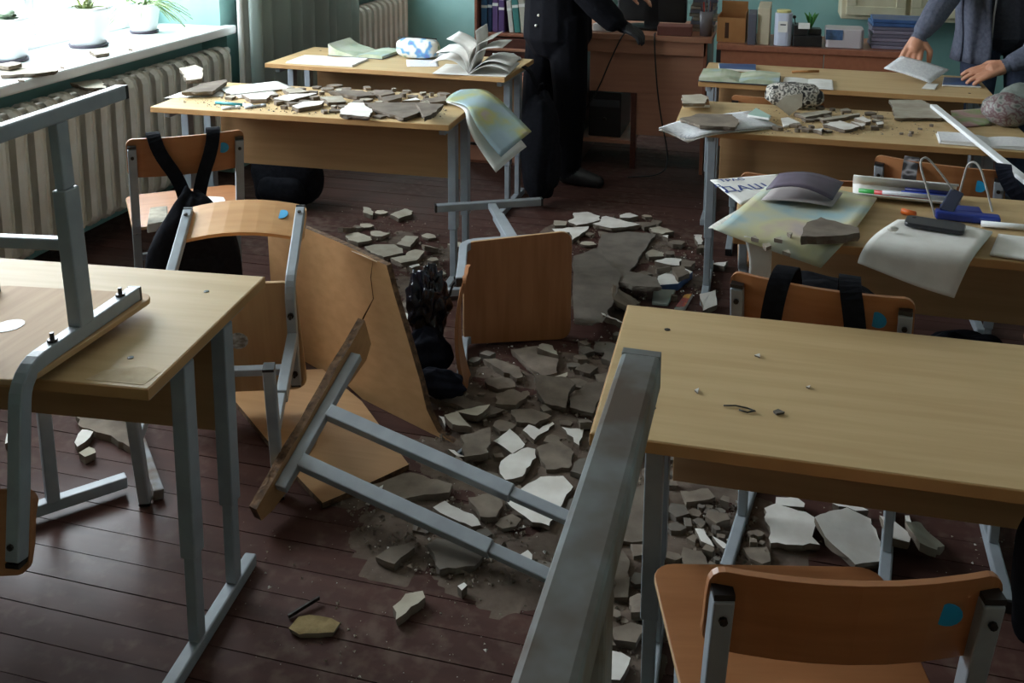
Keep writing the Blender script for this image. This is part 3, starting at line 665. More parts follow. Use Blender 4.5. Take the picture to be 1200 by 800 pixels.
# sill and map desk
for px, z, c in (([(0, 80), (22, 76), (68, 79), (66, 83), (42, 86), (0, 88)], .8, Bc), ([(105, 60), (116, 56), (129, 58), (128, 62), (112, 64)], .8, Bc), ([(-8, 76), (14, 72), (26, 74), (10, 78)], .82, Bc)):
    piece(c, px, z, .016, 'sill')
for px in ([(70, 77), (74, 76), (75, 79)], [(150, 57), (155, 56), (156, 58)], [(20, 93), (26, 91), (28, 94)]): piece(Bc, px, .8, .008, 'sill')
o = piece(Bc, [(82, 97), (117, 92), (124, 103), (100, 103)], .7025, .014, 'sill', label='pale plaster flake lying on top of the radiator')
o = piece(Bc, [(210, 80), (228, 76), (238, 80), (236, 92), (218, 94)], .7025, .02, 'sill', label='plaster chunk wedged on the radiator ribs')
piece(G, [(938, 272), (946, 256), (962, 250), (1006, 262), (1008, 268), (975, 272)], .7, .022, 'map', label='dark grey plaster chunk weighing down the coloured map')
for px in ([(880, 268), (885, 266), (889, 270)], [(895, 271), (901, 269), (905, 273), (898, 275)], [(907, 270), (915, 268), (918, 272)], [(918, 274), (926, 273), (928, 277)], [(922, 266), (928, 266), (927, 269)]): piece(Bc, px, .698, .01, 'map')
piece(Bc, [(338, 735), (350, 722), (375, 720), (398, 728), (392, 740), (350, 742)], 0, .012, label='flat yellowish chunk of insulation alone on the bare floorboards').data.materials[0] = mat('sandy_insulation', (150, 130, 88), (120, 102, 66), 30, .95, .8)
# crumbs and dust nobody could count
def crumbs(name, regs, n, smin, smax, m, label, plane=0., h=0.):
    b = MB(); k = 0
    while k < n:
        reg = random.choice(regs); xs = [p[0] for p in reg]; ys_ = [p[1] for p in reg]
        x, y = random.uniform(min(xs), max(xs)), random.uniform(min(ys_), max(ys_)); ins = False
        for i in range(len(reg)):
            (xa, ya), (xb, yb) = reg[i], reg[i-1]
            if (ya > y) != (yb > y) and x < (xb-xa)*(y-ya)/(yb-ya)+xa: ins = not ins
        if not ins: continue
        c = onz(x, y, plane); s_ = smin+(smax-smin)*random.random()**3; a = random.random()*6; z = plane+random.uniform(0, h)
        v = [Vector((c.x+s_*math.cos(a+q)*random.uniform(.6, 1.2), c.y+s_*math.sin(a+q)*random.uniform(.6, 1.2), z)) for q in (0, 2.1, 4.2)]
        b.add(v+[Vector((c.x, c.y, z+s_*random.uniform(.5, 1)))], [(0, 1, 3), (1, 2, 3), (2, 0, 3), (2, 1, 0)]); k += 1
    return tag(b.build(name, m), label, 'rubble', kind='stuff')
WIDE = [(380, 235), (850, 225), (1200, 640), (1000, 800), (300, 800), (250, 620), (430, 560), (560, 420)]
crumbs('plaster_crumbs', [RA, RA, RA, RB, RC, RD, RE], 5200, .002, .011, pl_grey, 'fine grey plaster crumbs strewn over the floorboards', 0, .012)
crumbs('white_flakes', [RA, RC, RD, RE, WIDE], 700, .0015, .008, pl_white, 'tiny white paint flakes sprinkled over the floorboards', 0, .01)
crumbs('plaster_crumbs', [[(200, 118), (300, 104), (520, 112), (525, 140), (400, 138), (260, 128)]], 900, .0015, .007, pl_grey, 'fine plaster grit on the desk beside the radiator', CZ, .004)
crumbs('plaster_crumbs', [[(800, 140), (900, 125), (1040, 130), (1110, 160), (900, 158)]], 500, .0015, .006, pl_grey, 'fine plaster grit on the desk with the patterned cap', CZ, .004)
crumbs('plaster_crumbs', [WIDE], 900, .0015, .005, pl_beige, 'sparse pale plaster specks over the open floorboards', 0, .002)
# low drift of dust that the slabs lie in
def drift():
    cs = []
    for reg, n in ((RA, 60), (RC, 16), (RB, 10), (RD, 12), (RE, 12)):
        xs = [p[0] for p in reg]; ys_ = [p[1] for p in reg]; k = 0
        while k < n:
            x, y = random.uniform(min(xs), max(xs)), random.uniform(min(ys_), max(ys_)); ins = False
            for i in range(len(reg)):
                (xa, ya), (xb, yb) = reg[i], reg[i-1]
                if (ya > y) != (yb > y) and x < (xb-xa)*(y-ya)/(yb-ya)+xa: ins = not ins
            if ins: c = onz(x, y); cs.append((c.x, c.y)); k += 1
    x0, x1, y0, y1, st = -1.6, .4, 1.3, 4.2, .02; nx, ny = int((x1-x0)/st), int((y1-y0)/st)
    H = [[0]*(nx+1) for _ in range(ny+1)]
    for j in range(ny+1):
        for i in range(nx+1):
            x, y = x0+i*st, y0+j*st; d = sum(math.exp(-((x-a)**2+(y-e)**2)/.012) for a, e in cs)
            nz = noise.fractal(Vector((x*9, y*9, 0)), 1, 2, 4)
            H[j][i] = .012*min(1.6, d*.45)*(.55+.75*nz) - .0035
    b = MB(); idx = {}
    def vid(i, j):
        if (i, j) not in idx: idx[(i, j)] = len(b.v); b.v.append(Vector((x0+i*st, y0+j*st, max(-.0015, H[j][i]))))
        return idx[(i, j)]
    for j in range(ny):
        for i in range(nx):
            if max(H[j][i], H[j][i+1], H[j+1][i], H[j+1][i+1]) > 0: b.f.append([vid(i, j), vid(i+1, j), vid(i+1, j+1), vid(i, j+1)]); b.m.append(0)
    return tag(b.build('plaster_dust', mat('plaster_dust', (104, 90, 78), (84, 70, 60), 22, .95, .6), smooth=True), 'low drift of grey-brown plaster dust under the rubble', 'dust', kind='stuff')
drift()

# ------------------------------------------------------------------ paper and cloth materials
def page_mat(name, base, ink, scale=150, amount=.6, blotch=0):
    m = bpy.data.materials.new(name); m.use_nodes = True; nt = m.node_tree; N = nt.nodes; L = nt.links; b = N['Principled BSDF']; b.inputs['Roughness'].default_value = .7
    tc = N.new('ShaderNodeTexCoord'); wv = N.new('ShaderNodeTexWave'); wv.bands_direction = 'Y'; wv.inputs['Scale'].default_value = scale/6.28; wv.inputs['Distortion'].default_value = .6
    nz = N.new('ShaderNodeTexNoise'); nz.inputs['Scale'].default_value = 90; L.new(tc.outputs['Object'], wv.inputs[0]); L.new(tc.outputs['Object'], nz.inputs[0])
    mu = N.new('ShaderNodeMath'); mu.operation = 'MULTIPLY'; L.new(wv.outputs[1], mu.inputs[0]); L.new(nz.outputs[0], mu.inputs[1])
    cr = N.new('ShaderNodeValToRGB'); cr.color_ramp.elements[0].position = .38; cr.color_ramp.elements[1].position = .5
    cr.color_ramp.elements[0].color = lin(base); cr.color_ramp.elements[1].color = tuple(a+(c-a)*amount for a, c in zip(lin(base), lin(ink)))
    L.new(mu.outputs[0], cr.inputs[0]); L.new(cr.outputs[0], b.inputs['Base Color']); return m
def multi_mat(name, cols, scale=4, rough=.5, detail=3, hard=False):
    m = bpy.data.materials.new(name); m.use_nodes = True; nt = m.node_tree; N = nt.nodes; L = nt.links; b = N['Principled BSDF']; b.inputs['Roughness'].default_value = rough
    tc = N.new('ShaderNodeTexCoord'); nz = N.new('ShaderNodeTexNoise'); nz.inputs['Scale'].default_value = scale; nz.inputs['Detail'].default_value = detail
    cr = N.new('ShaderNodeValToRGB'); el = cr.color_ramp.elements; n = len(cols)
    if hard: cr.color_ramp.interpolation = 'CONSTANT'
    for i, c in enumerate(cols):
        p = .3+.4*i/(n-1) if n > 1 else .5
        e = el[i] if i < 2 else el.new(p); e.position = p; e.color = lin(c)
    for i, c in enumerate(cols):
        pass
    L.new(tc.outputs['Object'], nz.inputs[0]); L.new(nz.outputs[0], cr.inputs[0]); L.new(cr.outputs[0], b.inputs['Base Color']); return m
def two_first(cols): return [cols[0], cols[-1]]+cols[1:-1]
def ramp_mat(name, cols, **k):
    m = multi_mat(name, [cols[0], cols[-1]], **k)
    cr = next(n for n in m.node_tree.nodes if n.type == 'VALTORGB'); el = cr.color_ramp.elements; n = len(cols)
    for i in range(1, n-1): e = el.new(.3+.4*i/(n-1)); e.color = lin(cols[i])
    return m
paper = mat('white_paper', (232, 230, 226), (220, 217, 212), 20, .75)
lined = page_mat('lined_page', (228, 227, 228), (120, 120, 160), 700, .35)
printed = page_mat('printed_page', (222, 218, 208), (90, 90, 100), 900, .55)
newsprint = page_mat('news_page', (214, 214, 216), (90, 96, 124), 500, .4)
mapm = ramp_mat('map_print', [(150, 180, 188), (156, 184, 190), (188, 194, 180), (202, 198, 156), (196, 180, 166), (178, 166, 170)], scale=5, rough=.45)
mapm2 = ramp_mat('hanging_map_print', [(128, 146, 156), (134, 152, 160), (132, 150, 140), (156, 152, 92), (156, 138, 144)], scale=7, rough=.45)
atlas = ramp_mat('atlas_page', [(206, 206, 196), (196, 200, 176), (170, 180, 150), (170, 190, 200)], scale=8, rough=.45)
navy = mat('navy_cover', (30, 36, 58), (38, 46, 70), 10, .45)
bluec = mat('blue_cover', (46, 74, 120), (60, 92, 140), 10, .4)
blackcloth = mat('black_cloth', (16, 17, 22), (24, 25, 31), 60, .9, .2, spec=.12)
navycloth = mat('dark_navy_cloth', (20, 23, 34), (30, 33, 45), 60, .9, .2, spec=.15)
shinyblack = mat('shiny_black_film', (16, 17, 24), (30, 32, 44), 14, .22, .4)
charcoal = mat('charcoal_cloth', (44, 46, 52), (36, 38, 44), 60, .85, .2)

def sheet(name, label, net, m, cat='paper', group=None, sub=2, th=.0012, parent=None):
    """net: rows of 3D control points -> smooth thin sheet with real thickness"""
    nv, nu = len(net), len(net[0]); vs = [Vector(p) for r_ in net for p in r_]
    o3 = sum(vs, Vector())/len(vs)
    b = MB(); b.add([v-o3 for v in vs], [(j*nu+i, j*nu+i+1, (j+1)*nu+i+1, (j+1)*nu+i) for j in range(nv-1) for i in range(nu-1)])
    o = b.build(name, m, parent, smooth=True); o.location = o3
    for md in (): pass
    k = o.modifiers.new('sub', 'SUBSURF'); k.levels = k.render_levels = sub; k.subdivision_type = 'CATMULL_CLARK'
    k.boundary_smooth = 'PRESERVE_CORNERS'
    k = o.modifiers.new('thick', 'SOLIDIFY'); k.thickness = th; k.offset = 0
    if label: tag(o, label, cat, group)
    return o
def flat(name, label, px, z, m, th=.0015, cat='paper', group=None, curl=0, parent=None):
    """flat paper, outline on a horizontal plane, gently curled corners"""
    a, b_, c, d = [onz(x, y, z+th) for x, y in px]; net = []
    for j in range(4):
        v = j/3; row = []
        for i in range(4):
            u = i/3; p = (a.lerp(b_, u)).lerp(d.lerp(c, u), v)
            e = max(0, abs(u-.5)-.2)+max(0, abs(v-.5)-.2); row.append(p+Vector((0, 0, curl*e*e*8*(.4+.6*noise.noise(p*9)))))
        net.append(row)
    return sheet(name, label, net, m, cat, group, 2, max(.001, th), parent)
def block(name, label, px, z, th, mats, cat, group=None, bevel=.003, parent=None):
    """closed book / box / phone: outline on plane z+th, height th; last material on top"""
    pts = [onz(x, y, z+th) for x, y in px]; c = sum(pts, Vector())/len(pts)
    b = MB(); b.prism([(p.x-c.x, p.y-c.y) for p in pts], 0, th, 0, top=len(mats)-1)
    o = b.build(name, mats, parent, bevel=bevel); o.location = (c.x, c.y, z)
    if label: tag(o, label, cat, group)
    return o
def open_book(label, x, y, z, rz, w, h, th, pm, cm, lift=0, cat='book', name='open_book'):
    t = empty(name, TR(x, y, z, rz)); tag(t, label, cat)
    MB().bx(-w-.004, w+.004, -h/2-.004, h/2+.004, 0, .003).build('cover', cm, t, bevel=.001)
    for s_ in (-1, 1):
        n = 8; prof = []
        for i in range(n+1):
            u = i/n; prof.append((s_*u*w, .003+th*(math.sin(math.pi*min(1, u*1.6+.02)/2)*(1-.45*u)+.12)+(lift*max(0, u-.3)**2 if s_ < 0 else 0)))
        vs = [(a, yy, q) for yy in (-h/2, h/2) for a, q in prof]+[(a, yy, .0025) for yy in (-h/2, h/2) for a, q in prof]
        k = n+1; fs = []
        for i in range(n):
            fs += [(i, i+1, k+i+1, k+i), (2*k+i+1, 2*k+i, 3*k+i, 3*k+i+1), (i+1, i, 2*k+i, 2*k+i+1), (k+i, k+i+1, 3*k+i+1, 3*k+i)]
        fs += [(n, k+n, 3*k+n, 2*k+n), (k, 0, 2*k, 3*k)]
        b = MB(); b.add([Vector(v) for v in vs], fs); o = b.build('page_block', pm, t)
        bm = bmesh.new(); bm.from_mesh(o.data); bmesh.ops.recalc_face_normals(bm, faces=bm.faces); bm.to_mesh(o.data); bm.free()
    return t
def blob(name, m, c, r, amp=.15, freq=6, nu=28, nv=18, parent=None, seed=0, squash=None, M=None, sq=2.0):
    """soft bag-like volume: super-ellipsoid with folds"""
    b = MB(); vs = []
    for j in range(nv+1):
        f = math.pi*(j/nv-.5)
        for i in range(nu):
            a = 2*math.pi*i/nu; e = 2/sq; pw = lambda q: math.copysign(abs(q)**e, q)
            d = Vector((pw(math.cos(f))*pw(math.cos(a)), pw(math.cos(f))*pw(math.sin(a)), pw(math.sin(f))))
            k = 1+amp*noise.fractal(d*freq*.5+Vector((seed*7.1, seed, 0)), 1, 2, 3)
            v = Vector((d.x*r[0], d.y*r[1], d.z*r[2]))*k
            if squash: v = squash(v)
            vs.append((M @ v if M else v)+Vector(c))
    fs = [(j*nu+i, j*nu+(i+1) % nu, (j+1)*nu+(i+1) % nu, (j+1)*nu+i) for j in range(nv) for i in range(nu)]
    b.add(vs, fs); o = b.build(name, m, parent, smooth=True)
    bm = bmesh.new(); bm.from_mesh(o.data); bmesh.ops.remove_doubles(bm, verts=bm.verts, dist=1e-5); bm.to_mesh(o.data); bm.free()
    k = o.modifiers.new('sub', 'SUBSURF'); k.levels = k.render_levels = 1
    return o
def strap(name, pts, w, m, parent, up, th=.004):
    b = MB(); P_ = [Vector(p) for p in pts]
    for k in range(2):
        Q = [P_[0]]
        for i in range(len(P_)-1): Q += [P_[i].lerp(P_[i+1], .25), P_[i].lerp(P_[i+1], .75)]
        Q.append(P_[-1]); P_ = Q
    b.sweep(P_, [(-w/2, -th/2), (w/2, -th/2), (w/2, th/2), (-w/2, th/2)], up); return b.build(name, m, parent)

# ------------------------------------------------------------------ window sill plants
def pot_plant(label, x, y, h, r0, r1, kind):
    t = empty('potted_plant', TR(x, y, SILL, 12)); tag(t, label, 'potted plant')
    MB().lathe([(r0*1.15, 0), (r0*1.25, .014), (r0*1.1, .014), (r0*1.0, .005), (.001, .005)], 24).build('saucer', mat('dark_saucer', (86, 80, 92), None, rough=.4), t, smooth=True)
    b = MB(); n = 28; rings = []
    for rr, z in ((r0*.9, .006), (r0, .012), (r0+(r1-r0)*.5, h*.5), (r1*.99, h-.012), (r1*1.05, h-.01), (r1*1.05, h), (r1*.93, h), (r1*.9, h-.02)):
        for k in range(n):
            a = 2*math.pi*k/n; sq = 1/max(abs(math.cos(a))**4+abs(math.sin(a))**4, .3)**.25*.93
            rings.append((rr*sq*math.cos(a), rr*sq*math.sin(a), z))
    fs = [(j*n+k, j*n+(k+1) % n, (j+1)*n+(k+1) % n, (j+1)*n+k) for j in range(7) for k in range(n)]; fs.append(tuple(range(n))[::-1])
    b.add(rings, fs); b.build('pot', pvc, t, smooth=True)
    MB().lathe([(r1*.92, h-.02), (.001, h-.012)], 20).build('soil', mat('soil', (60, 48, 38), (40, 30, 24), 60, .95, .8), t)
    lm = mat('leaf_green_%s' % kind, {'violet': (112, 128, 104), 'aloe': (140, 150, 96), 'spider': (130, 160, 104)}[kind], {'violet': (92, 108, 88), 'aloe': (116, 130, 80), 'spider': (180, 196, 160)}[kind], 20, .5)
    N_ = {'violet': 26, 'aloe': 16, 'spider': 26}[kind]
    for k in range(N_):
        a = random.random()*6.28; L_ = {'violet': .09, 'aloe': .15, 'spider': .2}[kind]*random.uniform(.6, 1.1); el = random.uniform(.3, 1.3); wd_ = {'violet': .032, 'aloe': .012, 'spider': .008}[kind]
        d = Vector((math.cos(a), math.sin(a), 0)); s_ = Vector((-d.y, d.x, 0)); base = d*r1*.3*random.random()+Vector((0, 0, h-.015)); b = MB(); vs = []
        for i in range(6):
            u = i/5; p = base+d*(L_*u*math.cos(el)+ (.06*u*u if kind == 'spider' else 0))+Vector((0, 0, L_*u*math.sin(el)-(.16*u*u if kind == 'spider' else .05*u*u)))
            ww = wd_*math.sin(math.pi*min(.97, u*.85+.12)) if kind == 'violet' else wd_*(1-u)**.6+.0008
            vs += [p-s_*ww+Vector((0, 0, .004)), p, p+s_*ww+Vector((0, 0, .004))]
        b.add(vs, [(i*3+q, i*3+q+1, i*3+q+4, i*3+q+3) for i in range(5) for q in (0, 1)]); b.build('leaf', lm, t, smooth=True, solid=.0015)
    return t
pot_plant('white pot of broad round leaves beside the plaster chunks on the sill', -3.04, 3.33, .18, .066, .088, 'violet')
pot_plant('large white pot with thin yellowish fleshy leaves on a grey saucer', -2.97, 3.74, .178, .07, .098, 'aloe')
pot_plant('small white pot with long drooping striped leaves on the sill', -2.98, 4.16, .145, .056, .078, 'spider')

# ------------------------------------------------------------------ curtain
cloth_m = mat('grey_green_cloth', (172, 184, 178), (160, 172, 166), 6, .85, .05, (1, 1, .2))
_n = cloth_m.node_tree; _t = _n.nodes.new('ShaderNodeBsdfTranslucent'); _t.inputs[0].default_value = lin((170, 180, 172)); _x = _n.nodes.new('ShaderNodeMixShader'); _x.inputs[0].default_value = .35
_n.links.new(_n.nodes['Principled BSDF'].outputs[0], _x.inputs[1]); _n.links.new(_t.outputs[0], _x.inputs[2]); _n.links.new(_x.outputs[0], _n.nodes['Material Output'].inputs[0])
ct = empty('curtain', TR(-2.6, 0, 0)); tag(ct, 'long grey-green curtain hanging between the two radiators', 'curtain')
b = MB(); b.grid(lambda u, v: (.035*math.sin(u*2*math.pi*8.3)+.015*math.sin(u*31), 4.5+u*1.32, .12+v*2.55), 130, 10)
b.build('cloth', cloth_m, ct, smooth=True, solid=.003)
b = MB(); b.grid(lambda u, v: (-.05+.02*math.sin(u*12), 4.47+u*.14, .12+v*2.55), 16, 6)
b.build('lining', mat('white_lining', (232, 232, 228), None, rough=.8), ct, smooth=True, solid=.002)
MB().tube([(0, 4.4, 2.68), (0, 5.95, 2.68)], .014, 10).build('rod', steel, ct, smooth=True)

# ------------------------------------------------------------------ far end of the room
td = empty('teacher_desk', TR(0, 5.17)); tag(td, 'red-brown veneered desk with drawers under the computer monitor', 'desk')
MB().bx(-1.22, -.3, -.02, .6, .715, .745).build('tabletop', redwood2, td, bevel=.003)
MB().bx(-1.2, -.33, .0, .018, .64, .715).build('apron', redwood2, td, bevel=.002)
MB().bx(-.95, -.33, .03, .046, .42, .64).build('front_panel', redwood2, td, bevel=.002)
MB().bx(-.70, -.33, .03, .046, .19, .42).build('front_panel', redwood2, td, bevel=.002)
MB().bx(-.345, -.325, .0, .58, 0, .715).build('side_panel', redwood, td, bevel=.002)
MB().bx(-.72, -.69, .02, .06, 0, .42).build('post', darkwood, td, bevel=.002)
MB().bx(-1.0, -.70, .02, .45, .135, .155).build('shelf', redwood2, td, bevel=.002)
MB().bx(-1.02, -1.0, .02, .58, 0, .64).build('side_panel', darkwood, td, bevel=.002)
MB().bx(-1.2, -1.18, .02, .58, 0, .715).build('side_panel', redwood, td, bevel=.002)
du = empty('drawer_unit', TR(0, 5.05)); tag(du, 'low red-brown drawer unit standing behind the pencil-case desk', 'drawers')
MB().bx(-1.67, -1.27, .02, .45, .0, .52).build('body', redwood, du, bevel=.002)
for z0 in (.02, .185, .35):
    d_ = MB().bx(-1.66, -1.28, .0, .02, z0, z0+.155).build('drawer', redwood2, du, bevel=.002)
    MB().bx(-1.58, -1.42, -.02, .0, z0+.09, z0+.105).build('handle', steel, d_, bevel=.003)
pc = empty('computer_tower', TR(-.87, 5.24, .155)); tag(pc, 'dark computer tower on the shelf under the red-brown desk', 'computer')
MB().bx(-.09, .09, 0, .36, 0, .25).build('case', blackp, pc, bevel=.006)
MB().bx(-.08, .08, -.008, .002, .17, .21).build('drive_bay', mat('grey_plastic', (60, 62, 66), None, rough=.4), pc); MB().lathe([(.01, 0), (.01, .006), (.001, .006)], 12, (0, 0, .1), 0, Matrix.Rotation(R(90), 3, 'X')).build('power_button', steel, pc)
mo = empty('computer_monitor', TR(-.65, 5.43, .746, -2)); tag(mo, 'black computer monitor seen from behind on the red-brown desk', 'monitor')
MB().bx(-.19, .19, -.02, .03, .035, .36).build('screen_housing', blackp, mo, bevel=.008); MB().bx(-.04, .04, -.02, .03, .01, .2).build('stand', blackp, mo, bevel=.004)
MB().prism([(x, y-.02) for x, y in rpoly(.26, .2, .05)], 0, .014).build('foot', blackp, mo, bevel=.003)
for k, (pts) in enumerate(([ (-.74, 5.2, .7505), (-.76, 5.128, .759), (-.83, 5.128, .6), (-.9, 5.14, .42), (-.98, 5.14, .3), (-.985, 5.12, .1), (-.98, 5.1, .006), (-.95, 5.08, .005)], [(-.60, 5.2, .7505), (-.60, 5.128, .759), (-.58, 5.128, .5), (-.55, 5.135, .3), (-.5, 5.12, .1), (-.52, 5.07, .012), (-.7, 5.0, .008)])):
    P_ = [Vector(p) for p in pts]
    for q in range(3):
        Q = [P_[0]]
        for i in range(len(P_)-1): Q += [P_[i].lerp(P_[i+1], .25), P_[i].lerp(P_[i+1], .75)]
        Q.append(P_[-1]); P_ = Q
    tag(MB().tube(P_, .004, 6).build('cable', blackp, smooth=True), ['thin black cable hanging down by the dark trousers', 'thin black cable falling to the floor down the red-brown desk'][k], 'cable')
# things on that desk
for k in range(9):
    z = .745+k*.02; dx = random.uniform(-.01, .01)
    o = MB().bx(-.13, .0, -.09, .09, 0, .018).build('exercise_book', mat('stack_cover_%d' % (k % 3), [(150, 140, 126), (128, 120, 112), (104, 110, 126)][k % 3], None, rough=.6), bevel=.002)
    o.matrix_world = TR(-.3+dx, 5.45, z, random.uniform(-4, 4)); tag(o, 'exercise book in the tall stack between monitor and pen cup', 'book', 'exercise books stacked by the monitor')
pcup = empty('pen_cup', TR(-.34, 5.22, .746)); tag(pcup, 'clear plastic cup of pens at the desk corner', 'pen cup')
MB().lathe([(.03, 0), (.036, .13), (.034, .13), (.028, .004), (.001, .004)], 18).build('cup', mat('smoky_plastic', (120, 116, 122), None, rough=.25), pcup, smooth=True)
for k in range(6):
    a = k*1.05; MB().tube([(.012*math.cos(a), .012*math.sin(a), .01), (.028*math.cos(a), .028*math.sin(a), .17+.01*(k % 3))], .0045, 6).build('pen', mat('pen_%d' % (k % 3), [(70, 60, 80), (170, 60, 50), (120, 130, 140)][k % 3], None, rough=.4), pcup)
o = MB().bx(-.09, .09, -.06, .06, 0, .05).build('small_box', mat('dusty_red', (128, 78, 70), (116, 70, 62), 9, .6), bevel=.004); o.matrix_world = TR(-.5, 5.22, .746, 3); tag(o, 'dusty red-brown box at the foot of the monitor', 'box')
o = MB().bx(-.055, .055, -.05, .05, 0, .04).build('paper_block', paper, bevel=.003); o.matrix_world = TR(-.88, 5.25, .746, -10); tag(o, 'block of white note paper left of the monitor foot', 'paper')
o = MB().lathe([(.018, 0), (.02, .07), (.008, .085), (.008, .1), (.001, .1)], 14).build('white_bottle', pvc, smooth=True); o.location = (-1.0, 5.24, .746); tag(o, 'small white bottle beside the person in black', 'bottle')
# bench along the wall side
wb = empty('side_bench', TR(0, 5.03)); tag(wb, 'long red-brown veneered bench holding boxes and folders', 'bench')
MB().bx(-.27, .68, 0, .42, .705, .735).build('bench_top', redwood, wb, bevel=.003); MB().bx(-.25, .25, .02, .038, .2, .705).build('front_panel', mat('rust_veneer', (146, 90, 66), (156, 98, 72), 3, .4, .03, (14, 1, 14)), wb, bevel=.002); MB().bx(.253, .67, .02, .038, .2, .705).build('front_panel', MATS['rust_veneer'], wb, bevel=.002)
for x in (-.26, .66): MB().bx(x-.012, x+.012, .02, .4, 0, .705).build('side_panel', blackp, wb, bevel=.002)
card = mat('cardboard', (168, 118, 70), (156, 106, 60), 8, .8, .1)
cb = empty('cardboard_box', TR(-.2, 5.2, .736, -2) @ Matrix.Diagonal((.66, 1, 1, 1))); tag(cb, 'open brown cardboard box on the bench', 'box')
for nm, a in (('side', (-.11, -.104, -.1, .1, 0, .13)), ('side', (.1, .106, -.1, .1, 0, .15)), ('front', (-.104, .1, -.1, -.094, 0, .125)), ('back', (-.104, .1, .094, .1, 0, .19)), ('bottom', (-.104, .1, -.094, .094, 0, .006))): MB().bx(*a).build(nm, card, cb)
MB().bx(-.05, -.02, -.1015, -.099, .02, .1).build('handle_slot', mat('slot', (70, 44, 26), None, rough=.9), cb)
def holder(label, x, y, w, d, h0, h1, m, rz=0, tagm=None):
    t = empty('magazine_holder', TR(x, y, .735, rz)); tag(t, label, 'file holder')
    b = MB(); b.add([Vector(v) for v in ((-w/2, -d/2, 0), (w/2, -d/2, 0), (w/2, d/2, 0), (-w/2, d/2, 0), (-w/2, -d/2, h0), (w/2, -d/2, h0), (w/2, d/2, h1), (-w/2, d/2, h1))], [(3, 2, 1, 0), (0, 1, 5, 4), (1, 2, 6, 5), (2, 3, 7, 6), (3, 0, 4, 7), (4, 5, 6, 7)])
    b.build('body', m, t, bevel=.003)
    if tagm: MB().bx(-w*.28, w*.22, -d/2-.0015, -d/2+.001, h0*.45, h0*.8).build('label_card', paper, t)
holder('dark folder standing beside the cardboard box', -.101, 5.13, .04, .16, .155, .16, mat('slate_card', (84, 84, 96), (74, 74, 84), 10, .7), 0)
holder('beige magazine holder between dark folder and white canister', -.043, 5.16, .06, .18, .185, .2, mat('beige_card', (190, 178, 154), (178, 166, 142), 8, .7), -2)
o = empty('canister', TR(.05, 5.09, .736)); tag(o, 'translucent white canister with a paper label on the bench', 'canister')
MB().prism(rpoly(.085, .085, .03), 0, .165).build('body', mat('milky_plastic', (196, 202, 220), (186, 192, 212), 5, .35), o, bevel=.004); MB().prism(rpoly(.07, .07, .03), .165, .178).build('lid', mat('yellow_lid', (206, 196, 130), None, rough=.4), o, bevel=.003)
MB().bx(-.025, .02, -.044, -.042, .07, .125).build('label_card', paper, o); MB().bx(-.015, .012, -.0445, -.0435, .105, .111).build('label_print', navy, o)
og = empty('desk_organiser', TR(.165, 5.12, .736, 4)); tag(og, 'black desk organiser with a little green plant on the bench', 'organiser')
MB().bx(-.07, .07, -.06, .06, 0, .055).build('base', blackp, og, bevel=.004); MB().bx(-.07, .0, -.055, .06, .055, .105).build('compartment', blackp, og, bevel=.004); MB().bx(.01, .07, -.02, .06, .055, .085).build('compartment', blackp, og, bevel=.004)
MB().box((-.02, -.062, .105), (.055, .004, .03), Matrix.Rotation(R(-20), 3, 'X')).build('white_tag', paper, og)
for k in range(7):
    a = k*.9; MB().tube([(.02, .02, .08), (.02+.02*math.cos(a), .02+.02*math.sin(a), .14), (.02+.035*math.cos(a), .02+.035*math.sin(a), .16)], .006, 5, scale=[.5, 1.2, .3]).build('leaf', mat('bright_leaf', (60, 130, 60), (80, 150, 70), 20, .5), og, smooth=True)
b = MB(); b.tube([(-.055, .0, .1), (-.062, 0, .135)], .003, 6); b.build('stem', blackp, og); MB().ball((-.063, 0, .14), .009, 10).build('bud', blackp, og, smooth=True)
tb = empty('storage_tub', TR(.345, 5.14, .736)); tag(tb, 'clear pale storage tub with a blue picture on its front', 'tub')
MB().prism(rpoly(.18, .15, .02), 0, .095).build('body', mat('pale_plastic', (188, 180, 184), (176, 168, 172), 5, .35), tb, bevel=.004); MB().bx(-.09, -.01, -.0775, -.074, .04, .09).build('picture', ramp_mat('blue_picture', [(30, 50, 90), (70, 100, 140), (40, 60, 80)], scale=20), tb)
for k in range(8):
    mcol = bluec if k > 5 else mat('album_%d' % (k % 2), [(120, 112, 128), (96, 92, 108)][k % 2], None, rough=.5)
    z = .735+k*.0185; o = MB().bx(-.12, .12, -.1, .1, 0, .017).build('album', [mcol], bevel=.003); o.matrix_world = TR(.595+random.uniform(-.008, .008), 5.2, z+.001, random.uniform(-2.5, 2.5)-(3 if k == 7 else 0))
    tag(o, 'blue album on top of the stack at the bench end' if k == 7 else 'second blue album in the stack at the bench end' if k == 6 else 'grey-purple album inside the stack at the bench end', 'book', 'albums stacked at the bench end' if k < 6 else None)
# cream cupboard on the end wall
cu = empty('cream_cupboard', TR(0, 6.7)); tag(cu, 'cream painted cupboard with framed doors hung on the teal wall', 'cupboard')
_l = ony(985, 22, 6.7); MB().bx(_l.x, _l.x+1.2, 0, .33, _l.z, 1.75).build('body', cream, cu, bevel=.006)
for k in range(3):
    x0 = _l.x+.03+k*.39; d_ = MB().bx(x0, x0+.36, -.02, 0, _l.z+.03, 1.72).build('door', cream, cu, bevel=.006)
    f = MB(); x1 = x0+.36; za, zb = _l.z+.03, 1.72
    for a in ((x0, x1, za, za+.06), (x0, x1, zb-.06, zb), (x0, x0+.06, za+.06, zb-.06), (x1-.06, x1, za+.06, zb-.06)): f.bx(a[0], a[1], -.032, -.02, a[2], a[3])
    f.build('door_frame', cream, d_, bevel=.004)
